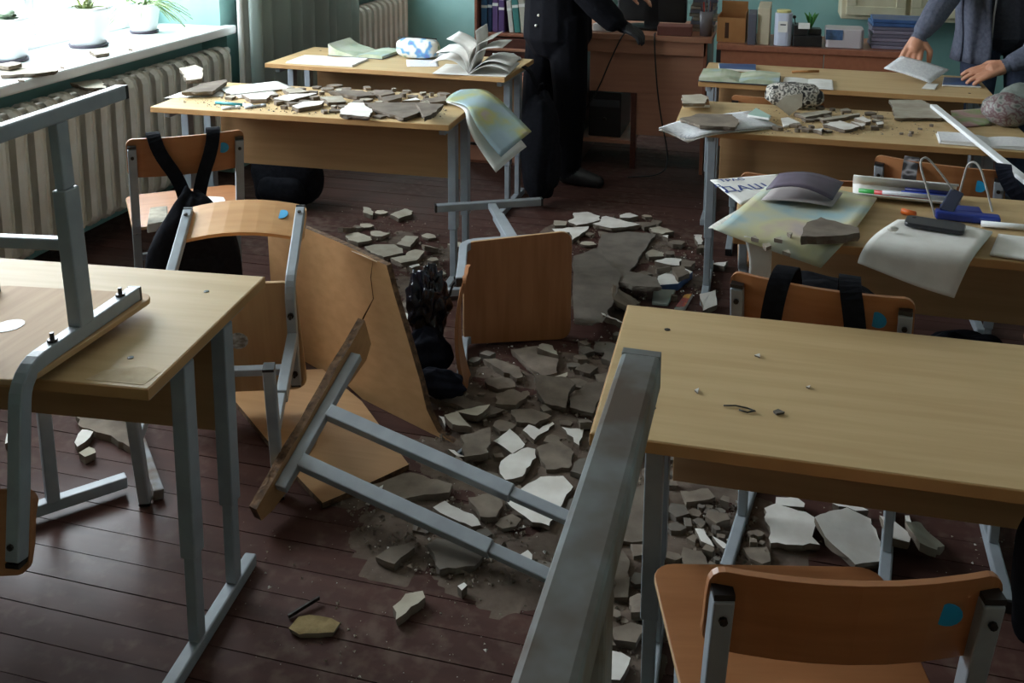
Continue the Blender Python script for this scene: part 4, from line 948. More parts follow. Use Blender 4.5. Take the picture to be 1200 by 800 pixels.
# bookcase
bc = empty('bookcase', TR(0, 6.65)); tag(bc, 'red-brown bookcase with doors below and books above, by the end wall', 'bookcase')
a_ = ony(556, 38, 6.65); xl, xr = a_.x, a_.x+.85; zs_ = a_.z
MB().bx(xl, xl+.02, 0, .36, 0, 1.8).build('side_panel', redwood, bc, bevel=.002); MB().bx(xr-.02, xr, 0, .36, 0, 1.8).build('side_panel', redwood, bc, bevel=.002); MB().bx(xl+.02, xr-.02, .34, .36, 0, 1.8).build('back_panel', darkwood, bc)
for z in (.03, zs_-.02, zs_+.36, zs_+.75, 1.78): MB().bx(xl+.02, xr-.02, .0, .34, z, z+.02).build('shelf', redwood, bc, bevel=.002)
for k in range(2):
    x0 = xl+.02+k*.405; d_ = MB().bx(x0+.003, x0+.402, -.018, 0, .05, zs_-.03).build('door', darkwood, bc, bevel=.003); MB().bx(x0+.03, x0+.38, -.03, -.018, zs_-.12, zs_-.1).build('moulding', redwood2, d_, bevel=.003)
xx = xl+.035; cl = [(60, 100, 140), (40, 66, 104), (96, 70, 120), (84, 60, 110), (196, 190, 184), (60, 120, 116), (180, 176, 160), (74, 110, 100), (200, 190, 176), (120, 60, 60)]
NM = ['light blue', 'dark blue', 'violet', 'deep purple', 'off-white', 'teal', 'grey-white', 'green', 'cream', 'maroon']
for k in range(10):
    w = random.uniform(.028, .045); h = random.uniform(.22, .28); o = empty('shelf_book', Matrix.Translation((xx+w/2, 6.7, zs_+(w/2*math.sin(R(6)) if k > 3 else 0)+.001)) @ Matrix.Rotation(R(-6 if k > 3 else 0), 4, 'Y')); tag(o, '%s book standing on the bookcase shelf' % NM[k], 'book'); booktop = max(globals().get('booktop', 0), zs_+.003+h*math.cos(R(6))+w*math.sin(R(6))+.002, zs_+h+.003 if k < 4 else 0)
    MB().bx(-w/2, w/2, 0, .19, 0, h).build('cover', mat('spine_%d' % k, cl[k], None, rough=.55), o, bevel=.003); MB().bx(-w/2+.003, w/2-.003, .003, .187, h-.002, h+.001).build('page_block', paper, o)
    MB().bx(-w/2-.0006, w/2+.0006, -.0012, .01, h*.7, h*.78).build('spine_band', paper, o); xx += w+.006+(.034 if k == 3 else 0)
o = block('lying_book', None, [(0, 0)]*0 or [(590, 4), (613, 6), (612, 2), (592, 0)], zs_+.29, .02, [paper, bluec], 'book') if False else MB().bx(-.12, .12, -.08, .08, 0, .025).build('lying_book', [mat('pale_blue_cover', (170, 186, 206), None, rough=.5)], bevel=.003)
o.matrix_world = TR(xl+.27, 6.78, booktop, 8); tag(o, 'pale blue book lying across the tops of the standing books', 'book')

# ------------------------------------------------------------------ far left desk (pencil case, open books)
DZ = .677
open_book('open white notebook at the radiator end of the pencil-case desk', -2.07, 4.3, DZ+.001, 0, .17, .19, .008, paper, paper)
ab = open_book('open colour atlas with one page curling up over a dark cover', -1.98, 4.55, DZ+.001, -5, .15, .22, .02, atlas, navy, lift=.09)
pc_ = empty('pencil_case', TR(-1.68, 4.5, DZ+.006, 2)); tag(pc_, 'white pencil case with blue and red pattern', 'pencil case')
pat = ramp_mat('patterned_cloth', [(120, 160, 130), (224, 222, 212), (222, 220, 212), (214, 214, 208), (96, 160, 204), (110, 130, 190)], scale=24, detail=1)
blob('body', pat, (0, 0, .05), (.11, .05, .05), .06, 5, parent=pc_, sq=3.2); MB().tube([(-.1, -.012, .098), (0, -.014, .104), (.1, -.012, .098)], .003, 6).build('zip', steel, pc_)
flat('loose_paper', 'two-page handwritten sheet lying by the patterned pencil case', [(476, 70), (512, 70), (514, 78), (477, 78)], DZ, lined)
flat('loose_paper', 'printed sheet peeking out behind the fanned-open white book', [(490, 61), (538, 63), (536, 68), (490, 67)], DZ+.003, newsprint)
fb_ = empty('fanned_book', TR(-1.32, 4.28, DZ+.001, 4)); tag(fb_, 'white softcover book fanned open with pages standing up', 'book')
MB().bx(-.17, .17, -.12, .12, 0, .004).build('cover', paper, fb_, bevel=.001)
for k, (a0, L_, cv) in enumerate(((168, .19, .05), (150, .18, .06), (125, .19, .05), (82, .2, .02), (55, .2, -.05), (38, .2, -.06), (12, .2, -.05), (4, .19, -.04))):
    b = MB(); b.grid(lambda u, v, a0=a0, L_=L_, cv=cv: (L_*u*math.cos(R(a0))+cv*math.sin(3*u)*math.sin(R(a0)), (v-.5)*.235, .006+L_*u*math.sin(R(a0))+cv*.6*math.sin(3.1*u)*math.cos(R(a0))*(-1 if a0 > 90 else -1)+.012*math.sin(3.1*u)), 8, 3)
    b.build('page', paper, fb_, smooth=True, solid=.002)
flat('magazine', 'grey printed magazine at the aisle end of the pencil-case desk', [(577, 63), (602, 63), (611, 69), (592, 76)], DZ, newsprint, .006)

# ------------------------------------------------------------------ desk beside the radiator: papers, pens, hanging map
flat('loose_paper', 'white sheet under the flat grey slab at the radiator end', [(193, 115), (215, 107), (262, 108), (262, 113)], DZ+.0005, paper)
flat('loose_paper', 'large white sheet curled up at the back of the plaster-covered desk', [(255, 103), (325, 95), (345, 103), (270, 111)], DZ+.006, paper)
flat('loose_paper', 'printed page half under the plaster near the pens', [(268, 106), (318, 103), (326, 111), (280, 115)], DZ+.0025, printed)
for k, (p0, p1, m_, l) in enumerate((((253, 120), (297, 124), mat('teal_pen', (40, 130, 140), None, rough=.35), 'teal felt pen lying among plaster bits'), ((260, 127), (282, 125), pvc, 'white pen near the desk edge among plaster bits'), ((287, 126), (312, 123), mat('grey_pen', (190, 196, 206), None, rough=.35), 'pale grey pen beside the teal felt pen'))):
    a, e = onz(*p0, DZ+.006), onz(*p1, DZ+.006); d = e-a
    t = empty('pen', Matrix.Translation(a)); tag(t, l, 'pen'); MB().tube([(0, 0, 0), d*.75], .006, 8).build('barrel', m_, t, smooth=True); MB().tube([d*.74, d*.97, d], .0068, 8, scale=[1, 1, .3]).build('cap', pvc if k == 0 else m_, t, smooth=True)
q = lambda x, y, Y: ony(x, y, Y)
net = [[onz(522, 118, .70), onz(545, 122, .705), q(551, 130, 3.4), q(556, 145, 3.36), q(570, 164, 3.33), q(587, 184, 3.3)],
       [onz(528, 110, .71), onz(552, 110, .72), q(566, 118, 3.5), q(577, 134, 3.46), q(590, 151, 3.42), q(605, 168, 3.38)],
       [onz(540, 105, .71), onz(566, 103, .725), q(578, 110, 3.62), q(593, 123, 3.58), q(607, 138, 3.52), q(623, 154, 3.46)]]
sheet('wall_map', 'crumpled coloured map sliding off the end of the plaster-covered desk', net, mapm2, 'map')
net2 = [[Vector((p.x-.022*(i > 1), p.y+.012, p.z-.008-.011*i)) for i, p in enumerate(r_)] for r_ in net]
sheet('loose_paper', 'white sheet trapped underneath the sliding coloured map', net2, paper)

# ------------------------------------------------------------------ desk where papers are gathered
open_book('open colour textbook at the free end of the paper-gathering desk', -.13, 4.42, DZ+.003, -1, .17, .22, .022, atlas, navy)
o = block('workbook', 'blue workbook lying behind the open colour textbook', [(843, 80), (886, 82), (886, 75), (842, 74)], DZ+.003, .012, [paper, bluec], 'book')
open_book('blank white exercise book beside the open colour textbook', .16, 4.40, DZ, -2, .1, .19, .006, paper, paper)
o = MB().tube([(0, 0, 0), (.12, .03, .004)], .006, 8).build('pencil', card, smooth=True); o.location = onz(928, 84, DZ+.007); tag(o, 'brown pencil behind the blank exercise book', 'pencil')
# ------------------------------------------------------------------ desk with cap and plastic strip
net = [[onz(772, 150, .70), onz(800, 140, .70), onz(830, 136, .70), onz(880, 130, .69)], [onz(783, 153, .69), onz(806, 147, .705), onz(845, 143, .70), onz(895, 139, .69)], [onz(806, 165, .66), onz(825, 157, .70), onz(860, 152, .695), onz(912, 148, .685)]]
sheet('loose_paper', 'white printed sheets under a rounded plaster chunk hanging past the desk corner', net, newsprint, th=.004)
net = [[p+Vector((0, 0, -.0075)) for p in map(Vector, r_)] for r_ in net]; sheet('loose_paper', 'yellowed sheets underneath the printed ones at the desk corner', net, printed, th=.002)
block('workbook', 'tan folder behind the rounded plaster chunk', [(801, 126), (802, 118), (830, 116), (832, 126)], DZ, .012, [paper, card], 'folder')
block('workbook', 'pale green booklet leaning on the printed sheets', [(876, 130), (886, 122), (904, 131), (902, 134)], DZ+.03, .01, [paper, mat('pale_green', (170, 196, 184), (150, 180, 170), 8, .5)], 'book')
block('loose_paper', 'small white card among plaster bits', [(915, 138), (924, 137), (938, 143), (918, 148)], DZ+.0005, .008, [paper], 'paper')
bgp = empty('patterned_pouch', TR(*onz(930, 131, DZ)[:2], DZ, 0)); tag(bgp, 'black and white patterned pouch behind a plaster piece', 'pouch')
zeb = ramp_mat('zebra_cloth', [(20, 20, 24), (24, 22, 24), (206, 200, 190), (30, 28, 28), (190, 184, 176)], scale=45, detail=1)
blob('body', zeb, (0, .07, .054), (.11, .05, .05), .12, 5, parent=bgp, sq=2.6)
pts = [ony(*p, 3.74) for p in ((909, 120), (920, 110), (941, 107), (940, 122), (925, 133))]; n_ = Vector((0, -1, .25)).normalized()
o = polyslab('plaster_piece', pts, n_, .02, [pl_beige, pl_grey]); tag(o, 'beige plaster piece standing upright against the patterned pouch', 'plaster')
o = empty('rolled_cap', TR(*onz(1182, 150, DZ)[:2], DZ+.014, 0)); tag(o, 'round floral patterned cap beside the white notebook', 'cap')
flo = ramp_mat('floral_cloth', [(110, 110, 110), (140, 134, 132), (100, 66, 72), (150, 146, 142), (84, 90, 84)], scale=40, detail=1)
blob('crown', flo, (0, .03, .055), (.09, .07, .062), .1, 5, parent=o); blob('brim', mat('grey_green_knit', (116, 122, 116), (100, 106, 100), 40, .9), (.05, .06, .08), (.08, .06, .07), .1, 5, parent=o)
flat('wall_map', 'pink and green printed spread under the floral cap', [(1114, 130), (1158, 127), (1162, 146), (1118, 150)], DZ, ramp_mat('pink_print', [(150, 110, 112), (176, 140, 138), (130, 150, 100), (170, 160, 150)], scale=9), .004, cat='magazine')
open_book('open white notebook near the floral cap', *onz(1160, 168, DZ)[:2], DZ+.001, -4, .16, .13, .012, lined, paper)
a, e = onz(1094, 122, .705), onz(1215, 219, .71); o = MB().bar(Vector((0, 0, 0)), e-a, .026, .014, (0, 0, 1) if False else (1, 1, 0)).build('plastic_strip', pvc, bevel=.003); o.location = a; o.location.z += .02; tag(o, 'long white plastic strip lying across the desk and out over its edge', 'strip')

# ------------------------------------------------------------------ map desk
flat('notice_sheet', None, [(832, 211), (912, 204), (925, 216), (868, 240)], DZ+.002, paper, curl=.0)
ns = bpy.data.objects['notice_sheet']; tag(ns, 'white sheet with blue hand lettering under the coloured map', 'paper')
def letters(txt, px, py, size, ux, uy, parent):
    cu_ = bpy.data.curves.new('lettering', 'FONT'); cu_.body = txt; cu_.size = size; cu_.offset = .0008; tmp = bpy.data.objects.new('tmp', cu_); COL.objects.link(tmp)
    dg = bpy.context.evaluated_depsgraph_get(); me = bpy.data.meshes.new_from_object(tmp.evaluated_get(dg)); bpy.data.objects.remove(tmp)
    me.materials.clear(); me.materials.append(mat('blue_ink', (40, 60, 130), None, rough=.6)); o = bpy.data.objects.new('lettering', me); COL.objects.link(o)
    p = onz(px, py, DZ+.0052); X = (onz(*ux, DZ+.0052)-p).normalized(); Z = Vector((0, 0, 1)); Y = Z.cross(X)
    o.matrix_world = Matrix.Translation(p) @ Matrix((X, Y, Z)).transposed().to_4x4(); o.parent = parent; o.matrix_parent_inverse = parent.matrix_world.inverted()
    parent_fix.append((o, p, X, Y)); return o
parent_fix = []
bpy.context.view_layer.update()
letters('ДАЩ', 849, 225, .062, (900, 220), None, ns); letters('ТРАС', 845, 213, .03, (905, 208), None, ns); letters('Д', 838, 219, .03, (850, 218), None, ns)
def mp(px, py, z): return onz(px, py, z)
net = [[mp(905, 213, .70), mp(945, 216, .70), mp(985, 223, .692), mp(1028, 232, .705)],
       [mp(882, 231, .70), mp(925, 236, .695), mp(965, 243, .690), mp(1014, 252, .71)],
       [mp(860, 250, .695), mp(900, 259, .690), mp(945, 268, .686), mp(995, 278, .686)],
       [mp(850, 260, .693), mp(886, 269, .690), mp(930, 279, .69), ony(984, 290, 2.372)],
       [mp(836, 268, .692), ony(872, 283, 2.37), ony(914, 297, 2.36), ony(962, 314, 2.35)]]
sheet('wall_map', 'large blue and yellow paper map spread over the desk corner', net, mapm, 'map', th=.002)
net = [[mp(880, 236, .696), mp(905, 228, .69), mp(930, 222, .688)], [mp(834, 262, .694), mp(880, 262, .684), mp(930, 262, .682)], [mp(830, 266, .69), mp(880, 270, .682), mp(935, 274, .681)]]
net = [[p-Vector((0, 0, .003)) for p in r_] for r_ in net]; sheet('loose_paper', 'yellowed page edges sticking out under the coloured map', net, printed, th=.002)
t = empty('passport_cover', TR(*onz(938, 232, .7)[:2], .7, -6)); tag(t, 'dusty purple folded cover lying on the coloured map', 'book cover')
b = MB(); b.grid(lambda u, v: (-.085+.17*u+.02*v, -.06+.13*v, .02+.03*math.sin(u*2.6+.4)*(1-v*.3)+.012*v), 8, 6); b.build('upper_flap', mat('dusty_purple', (104, 92, 110), (84, 74, 90), 12, .5), t, smooth=True, solid=.004)
b = MB(); b.grid(lambda u, v: (-.095+.18*u+.02*v, -.065+.13*v, .003+.008*math.sin(u*2.6)), 8, 4); b.build('lower_flap', mat('pale_lining', (170, 160, 160), None, rough=.6), t, smooth=True, solid=.003)
o = blob('pink_eraser', mat('pink_plastic', (220, 110, 130), None, rough=.5), (0, 0, 0), (.018, .014, .016), .3, 6, 10, 8); o.location = onz(939, 210, .72); tag(o, 'small pink star-shaped trinket behind the purple cover', 'trinket')
# pencil case open
t = empty('pencil_case', TR(onz(1035, 233, DZ).x+.055, onz(1035, 233, DZ).y, DZ+.001, -3)); tag(t, 'long white open pencil case with pens inside', 'pencil case')
b = MB(); b.grid(lambda u, v: (-.135+.27*u, .035+.03*math.cos(math.pi*v*.9), .004+.05*math.sin(math.pi*v*.55)), 10, 8); b.build('upper_shell', paper, t, smooth=True, solid=.004)
b = MB(); b.grid(lambda u, v: (-.135+.27*u, -.045+.09*v, .004+.016*(2*v-1)**2), 10, 6); b.build('lower_shell', paper, t, smooth=True, solid=.004)
for k, (c, dy, x0, x1) in enumerate((((40, 150, 60), .0, -.12, -.02), ((190, 50, 50), -.012, -.08, .06), ((40, 70, 170), -.004, -.01, .13), ((200, 200, 205), -.025, -.06, .1), ((30, 40, 110), .012, .0, .14))):
    MB().tube([(x0, dy, .016+.003*k), (x1, dy-.01, .018+.003*k)], .006, 8).build('pen', mat('casepen_%d' % k, c, None, rough=.35), t, smooth=True)
o = MB().tube([(0, 0, 0), (.03, -.02, .0)], .008, 8).build('orange_cap', mat('orange_plastic', (230, 110, 40), None, rough=.4), smooth=True); o.location = onz(1057, 247, DZ+.009); tag(o, 'bright orange pen cap lying in front of the white pencil case', 'pen cap')
# thick notebook drooping over the edge
nb_ = empty('notebook_pad', Matrix.Identity(4)); tag(nb_, 'thick white pad of paper drooping over the desk edge under a phone', 'notebook')
for k in range(4):
    z = DZ+.0095+.006*k; dy = .006*(3-k)
    net = [[mp(1052, 258, z+.004), mp(1085, 259, z), mp(1120, 262, z), mp(1163, 272, z+.004)], [mp(1030, 271, z), mp(1068, 276, z), mp(1105, 280, z), mp(1154, 284, z)], [mp(1016, 284, z), mp(1050, 289, z), mp(1092, 295, z), mp(1140, 300, z)],
           [ony(1008, 297, 2.356+dy), ony(1042, 309, 2.354+dy), ony(1085, 321, 2.35+dy), ony(1126, 329, 2.346+dy)], [ony(1005, 308, 2.35+dy)]+[ony(1040, 322, 2.346+dy), ony(1080, 338, 2.342+dy), ony(1118, 349, 2.338+dy)]]
    sheet('page_stack', None, net, paper, sub=2, th=.005, parent=nb_)
t = empty('phone', TR(*onz(1095, 270, .702)[:2], .711, -14)); tag(t, 'black phone lying face down on the white pad', 'phone')
MB().prism(rpoly(.135, .068, .014), 0, .011).build('body', mat('phone_black', (40, 42, 48), (34, 36, 42), 9, .35), t, bevel=.003); MB().lathe([(.005, .011), (.005, .012), (.001, .012)], 10, (-.05, .018, 0)).build('lens', blackp, t)
o = blob('plaster_piece', pl_white, (0, 0, 0), (.014, .01, .007), .3, 8, 10, 8); o.location = onz(1046, 268, .718); tag(o, 'white crumb lying against the black phone', 'plaster')
flat('loose_paper', 'plain white sheet beside the thick drooping pad', [(1170, 275), (1222, 281), (1218, 307), (1160, 298)], DZ, paper, .006)
# blue book stand with wire loops
bs = empty('book_stand', Matrix.Identity(4)); tag(bs, 'blue plastic book stand with two wire loops', 'book stand')
bp_ = mat('blue_plastic', (28, 48, 130), (36, 60, 150), 8, .3)
a, e = onz(1096, 250, DZ+.012), onz(1172, 258, DZ+.012); MB().bar(a, e, .035, .022, (0, 0, 1) if False else (e-a).cross(Vector((0, 0, 1)))).build('base', bp_, bs, bevel=.005)
a2 = onz(1103, 244, DZ+.014); MB().bar(a2, onz(1150, 248, DZ+.014), .05, .012, (e-a).cross(Vector((0, 0, 1)))).build('foot', bp_, bs, bevel=.004)
c0 = onz(1108, 248, DZ+.02); c1 = ony(1122, 224, c0.y+.05); MB().bar(c0, c1, .035, .012, (1, 0, 0)).build('support', mat('slate_plastic', (60, 66, 90), None, rough=.4), bs, bevel=.004)
def wire(pp, Y0, dY):
    n = len(pp); P_ = [ony(x, y, Y0+dY*i/(n-1)) for i, (x, y) in enumerate(pp)]
    for q in range(3):
        Q = [P_[0]]
        for i in range(len(P_)-1): Q += [P_[i].lerp(P_[i+1], .25), P_[i].lerp(P_[i+1], .75)]
        Q.append(P_[-1]); P_ = Q
    MB().tube(P_, .0028, 6).build('wire_loop', mat('pale_wire', (176, 172, 168), None, rough=.35), bs, smooth=True)
wire([(1096, 254), (1086, 220), (1077, 190), (1084, 183), (1092, 190), (1108, 210), (1121, 228)], c0.y, .05)
wire([(1124, 228), (1130, 205), (1134, 192), (1142, 189), (1149, 196), (1156, 220), (1163, 248)], c0.y+.05, -.05)
t = empty('pen', Matrix.Translation(onz(1150, 262, DZ+.0095))); tag(t, 'white marker lying in front of the blue book stand', 'pen'); MB().tube([(0, 0, 0), (.16, .0, 0)], .008, 8).build('barrel', pvc, t, smooth=True); MB().tube([(.155, 0, 0), (.2, 0, 0)], .0085, 8).build('cap', pvc, t, smooth=True)
# paper stuck under the map desk by the leg
net = [[ony(872, 276, 2.384), ony(888, 280, 2.384), ony(905, 285, 2.384)], [ony(880, 308, 2.383), ony(893, 310, 2.384), ony(904, 312, 2.385)], [ony(876, 332, 2.382), ony(890, 335, 2.385), ony(902, 338, 2.388)]]
sheet('loose_paper', 'white sheet hanging down below the map beside the desk leg', net, paper)
# book lying in the rubble
t = empty('picture_book', Matrix.Identity(4)); tag(t, 'blue and white paperback lying open in the rubble under the map desk', 'book')
block('page_block', None, [(768, 334), (795, 332), (812, 318), (798, 312), (771, 323)], .001, .03, [bluec, paper], 'book', parent=t); block('cover', None, [(764, 354), (783, 356), (792, 339), (766, 338)], .002, .012, [mat('greenish_page', (140, 146, 138), (120, 128, 120), 9, .6)], 'book', parent=t)
block('picture_book', 'small bright-covered book under plaster by the desk leg', [(790, 360), (803, 358), (812, 342), (802, 344)], .002, .02, [paper, ramp_mat('bright_cover', [(40, 110, 90), (150, 50, 60), (190, 150, 60)], scale=25)], 'book')

# ------------------------------------------------------------------ bags
# backpack hung on the chair by the radiator (built in that chair's own frame)
def backpack(label, M, r, m, straps, name='backpack', seed=1, handle=True, taper=0):
    t = empty(name, M); tag(t, label, 'backpack'); blob('body', m, (0, 0, 0), r, .14, 4, parent=t, seed=seed, sq=2.6, squash=(lambda v: Vector((v.x*(1-taper*max(0, v.z/r[2])**1.3), v.y, v.z))) if taper else None)
    blob('front_pocket', m, (0, -r[1]*.75, -r[2]*.3), (r[0]*.7, r[1]*.45, r[2]*.45), .14, 5, 18, 12, parent=t, seed=seed+3, sq=2.6)
    for s_ in straps: strap('strap', s_, .042, m, t, (1, 0, 0))
    if handle and r[2] > .2: MB().tube([(-.03, 0, r[2]*.95), (-.02, 0, r[2]*1.12), (.02, 0, r[2]*1.12), (.03, 0, r[2]*.95)], .006, 6).build('grab_handle', m, t, smooth=True)
    return t
backpack('black backpack hanging by its straps from the chair at the radiator', TR(-1.946, 2.89, 0, 37) @ Matrix.Translation((.0, -.315, .345)), (.15, .07, .225), blackcloth,
         [[(-.012, .03, .17), (-.03, .04, .25), (-.085, .052, .34), (-.1, .07, .4), (-.1, .128, .396), (-.1, .13, .3)], [(.022, .03, .17), (.04, .04, .25), (.075, .052, .34), (.085, .07, .4), (.085, .128, .396), (.085, .13, .3)]], taper=.62, handle=False)
Mg = TR(.15, 2.221, 0, -8)
backpack('black backpack slung on the chair facing the map-covered desk', Mg @ Matrix.Translation((0, -.08, .57)), (.14, .065, .12), blackcloth,
         [[(-.06, -.05, .05), (-.062, -.09, .15), (-.065, -.125, .188), (-.075, -.18, .178), (-.085, -.187, .12), (-.09, -.184, .07)], [(.05, -.05, .05), (.052, -.09, .15), (.055, -.125, .188), (.06, -.18, .178), (.072, -.187, .12), (.078, -.184, .07)]], seed=2, handle=False)
_p = ony(1132, 395, 2.7); backpack('black bag on the floor under the map-covered desk', TR(_p.x, 2.7, .19), (.14, .07, .175), blackcloth, [], seed=4, handle=False)
_p = onz(1108, 300, .3); 
Mf = TR((_a.x+_b.x)/2+.06, (_a.y+_b.y)/2+.19, 0, -20) if False else None
cf = bpy.data.objects['school_chair.005']
bg_ = backpack('dark patterned bag with red-orange stripes on the askew chair', cf.matrix_world @ Matrix.Translation((-.075, -.285, .5)), (.05, .032, .15), ramp_mat('dark_print', [(30, 30, 34), (44, 42, 46), (150, 146, 150), (36, 36, 40)], scale=30, detail=1), [[(0, .0, .1), (0, .028, .215), (0, .085, .235), (0, .108, .1)]], seed=5)
MB().box((-.02, -.036, .04), (.02, .012, .12)).build('reflective_stripe', mat('red_orange', (214, 66, 44), None, rough=.5), bg_, bevel=.003)
bg2 = backpack('dark bag with red-orange stripes hanging past the end of the askew chair', cf.matrix_world @ Matrix.Translation((.28, -.2, .47)), (.065, .055, .17), navycloth, [[(-.03, -.03, .15), (-.09, -.05, .22), (-.11, -.04, .268), (-.11, .02, .266), (-.1, .03, .2)]], seed=6)
MB().box((.0, -.06, .05), (.05, .012, .13)).build('reflective_stripe', MATS['red_orange'], bg2, bevel=.003)
backpack('black bag standing on the floor under the pencil-case desk', TR(-2.2, 4.1, .16, 5), (.17, .1, .16), blackcloth, [], seed=7, handle=False)
backpack('bulky black school bag hanging at the aisle end of the pencil-case desk', TR(-1.04, 4.42, .30, 80), (.11, .08, .27), blackcloth, [[(0, 0, .24), (0, .05, .36), (0, .09, .38)]], seed=8)
_p = ony(1205, 705, 1.3); backpack('black bag hooked under the front edge of the bare-topped desk', TR(_p.x+.085, 1.5, .5), (.055, .045, .12), blackcloth, [[(0, 0, .1), (0, .0, .14), (0, .0, .152)]], seed=9)
# papers on the seat of the chair by the radiator
o = block('workbook', 'beige books on the seat of the chair by the radiator', [(172, 262), (196, 258), (196, 240), (176, 242)], .421, .03, [paper, pl_beige], 'book'); o.data.materials[1] = mat('beige_cover', (170, 160, 140), (120, 112, 98), 20, .7)
t = block('loose_paper', 'white card with a dark stamp on the chair by the radiator', [(245, 234), (266, 234), (262, 227), (242, 226)], .43, .006, [paper], 'paper')
# crumpled black bag at the fallen chair
cbg = empty('crumpled_bag', TR(*onz(522, 440, .04)[:2], .062, 0)); tag(cbg, 'crumpled shiny black bag hanging by the fallen chair', 'bag')
blob('body', shinyblack, (-.07, .04, .22), (.065, .055, .12), .5, 7, 40, 26, parent=cbg, seed=11)
blob('fabric', navycloth, (-.06, .0, .08), (.075, .06, .085), .35, 5, 30, 20, parent=cbg, seed=12)
blob('sleeve', navycloth, (.01, -.1, .05), (.085, .032, .045), .35, 5, 24, 16, parent=cbg, seed=13)
_ch = bpy.data.objects['school_chair.011']; bpy.context.view_layer.update()
_tip = cbg.matrix_world.inverted() @ (_ch.matrix_world @ Vector((-.165, -.219, .42+.31-.09)))        # fallen chair's upper post, just behind its end
strap('strap', [(-.075, .05, .3), tuple(_tip+Vector((-.03, -.02, -.05))), tuple(_tip+Vector((-.02, -.0, .012))), tuple(_tip+Vector((.0, .0, .0165))), tuple(_tip+Vector((.006, .004, .0165)))], .018, blackcloth, cbg, (0, 1, 0))
# bits of metal on the floor
for (p0, p1, w, l) in (((537, 524), (567, 498), .014, 'thin grey metal rod in the rubble by the snapped table top'), ((338, 722), (374, 700), .008, 'dark bent nail-studded splinter on the bare floorboards')):
    a, e = onz(*p0, .03 if w > .01 else .006), onz(*p1, .05 if w > .01 else .012); o = MB().bar(Vector((0, 0, 0)), e-a, w, w*.6, (0, 0, 1)).build('metal_rod', metal if w > .01 else steel); o.location = a; tag(o, l, 'rod')

# specks left on the bare desk top
for q, (px, l) in enumerate((([(885, 416), (890, 414), (891, 418)], 'tiny white crumb alone on the bare desk top'), ([(813, 456), (820, 454), (818, 460)], 'small white flake beside the screw on the bare desk top'), ([(945, 452), (949, 451), (948, 454)], 'speck of plaster in the middle of the bare desk top'))): piece(W, px, .677, .003, label=l)
_w = [onz(x, y, .6795) for x, y in ((848, 475), (862, 475), (876, 478), (884, 481), (876, 483), (866, 480))]
tag(MB().tube(_w, .0014, 6).build('dark_thread', blackp, smooth=True), 'curled dark thread lying on the bare desk top', 'thread')
piece(D, [(905, 481), (912, 479), (919, 482), (910, 484)], .677, .004, label='dark crumb beside the curled thread on the bare desk top')

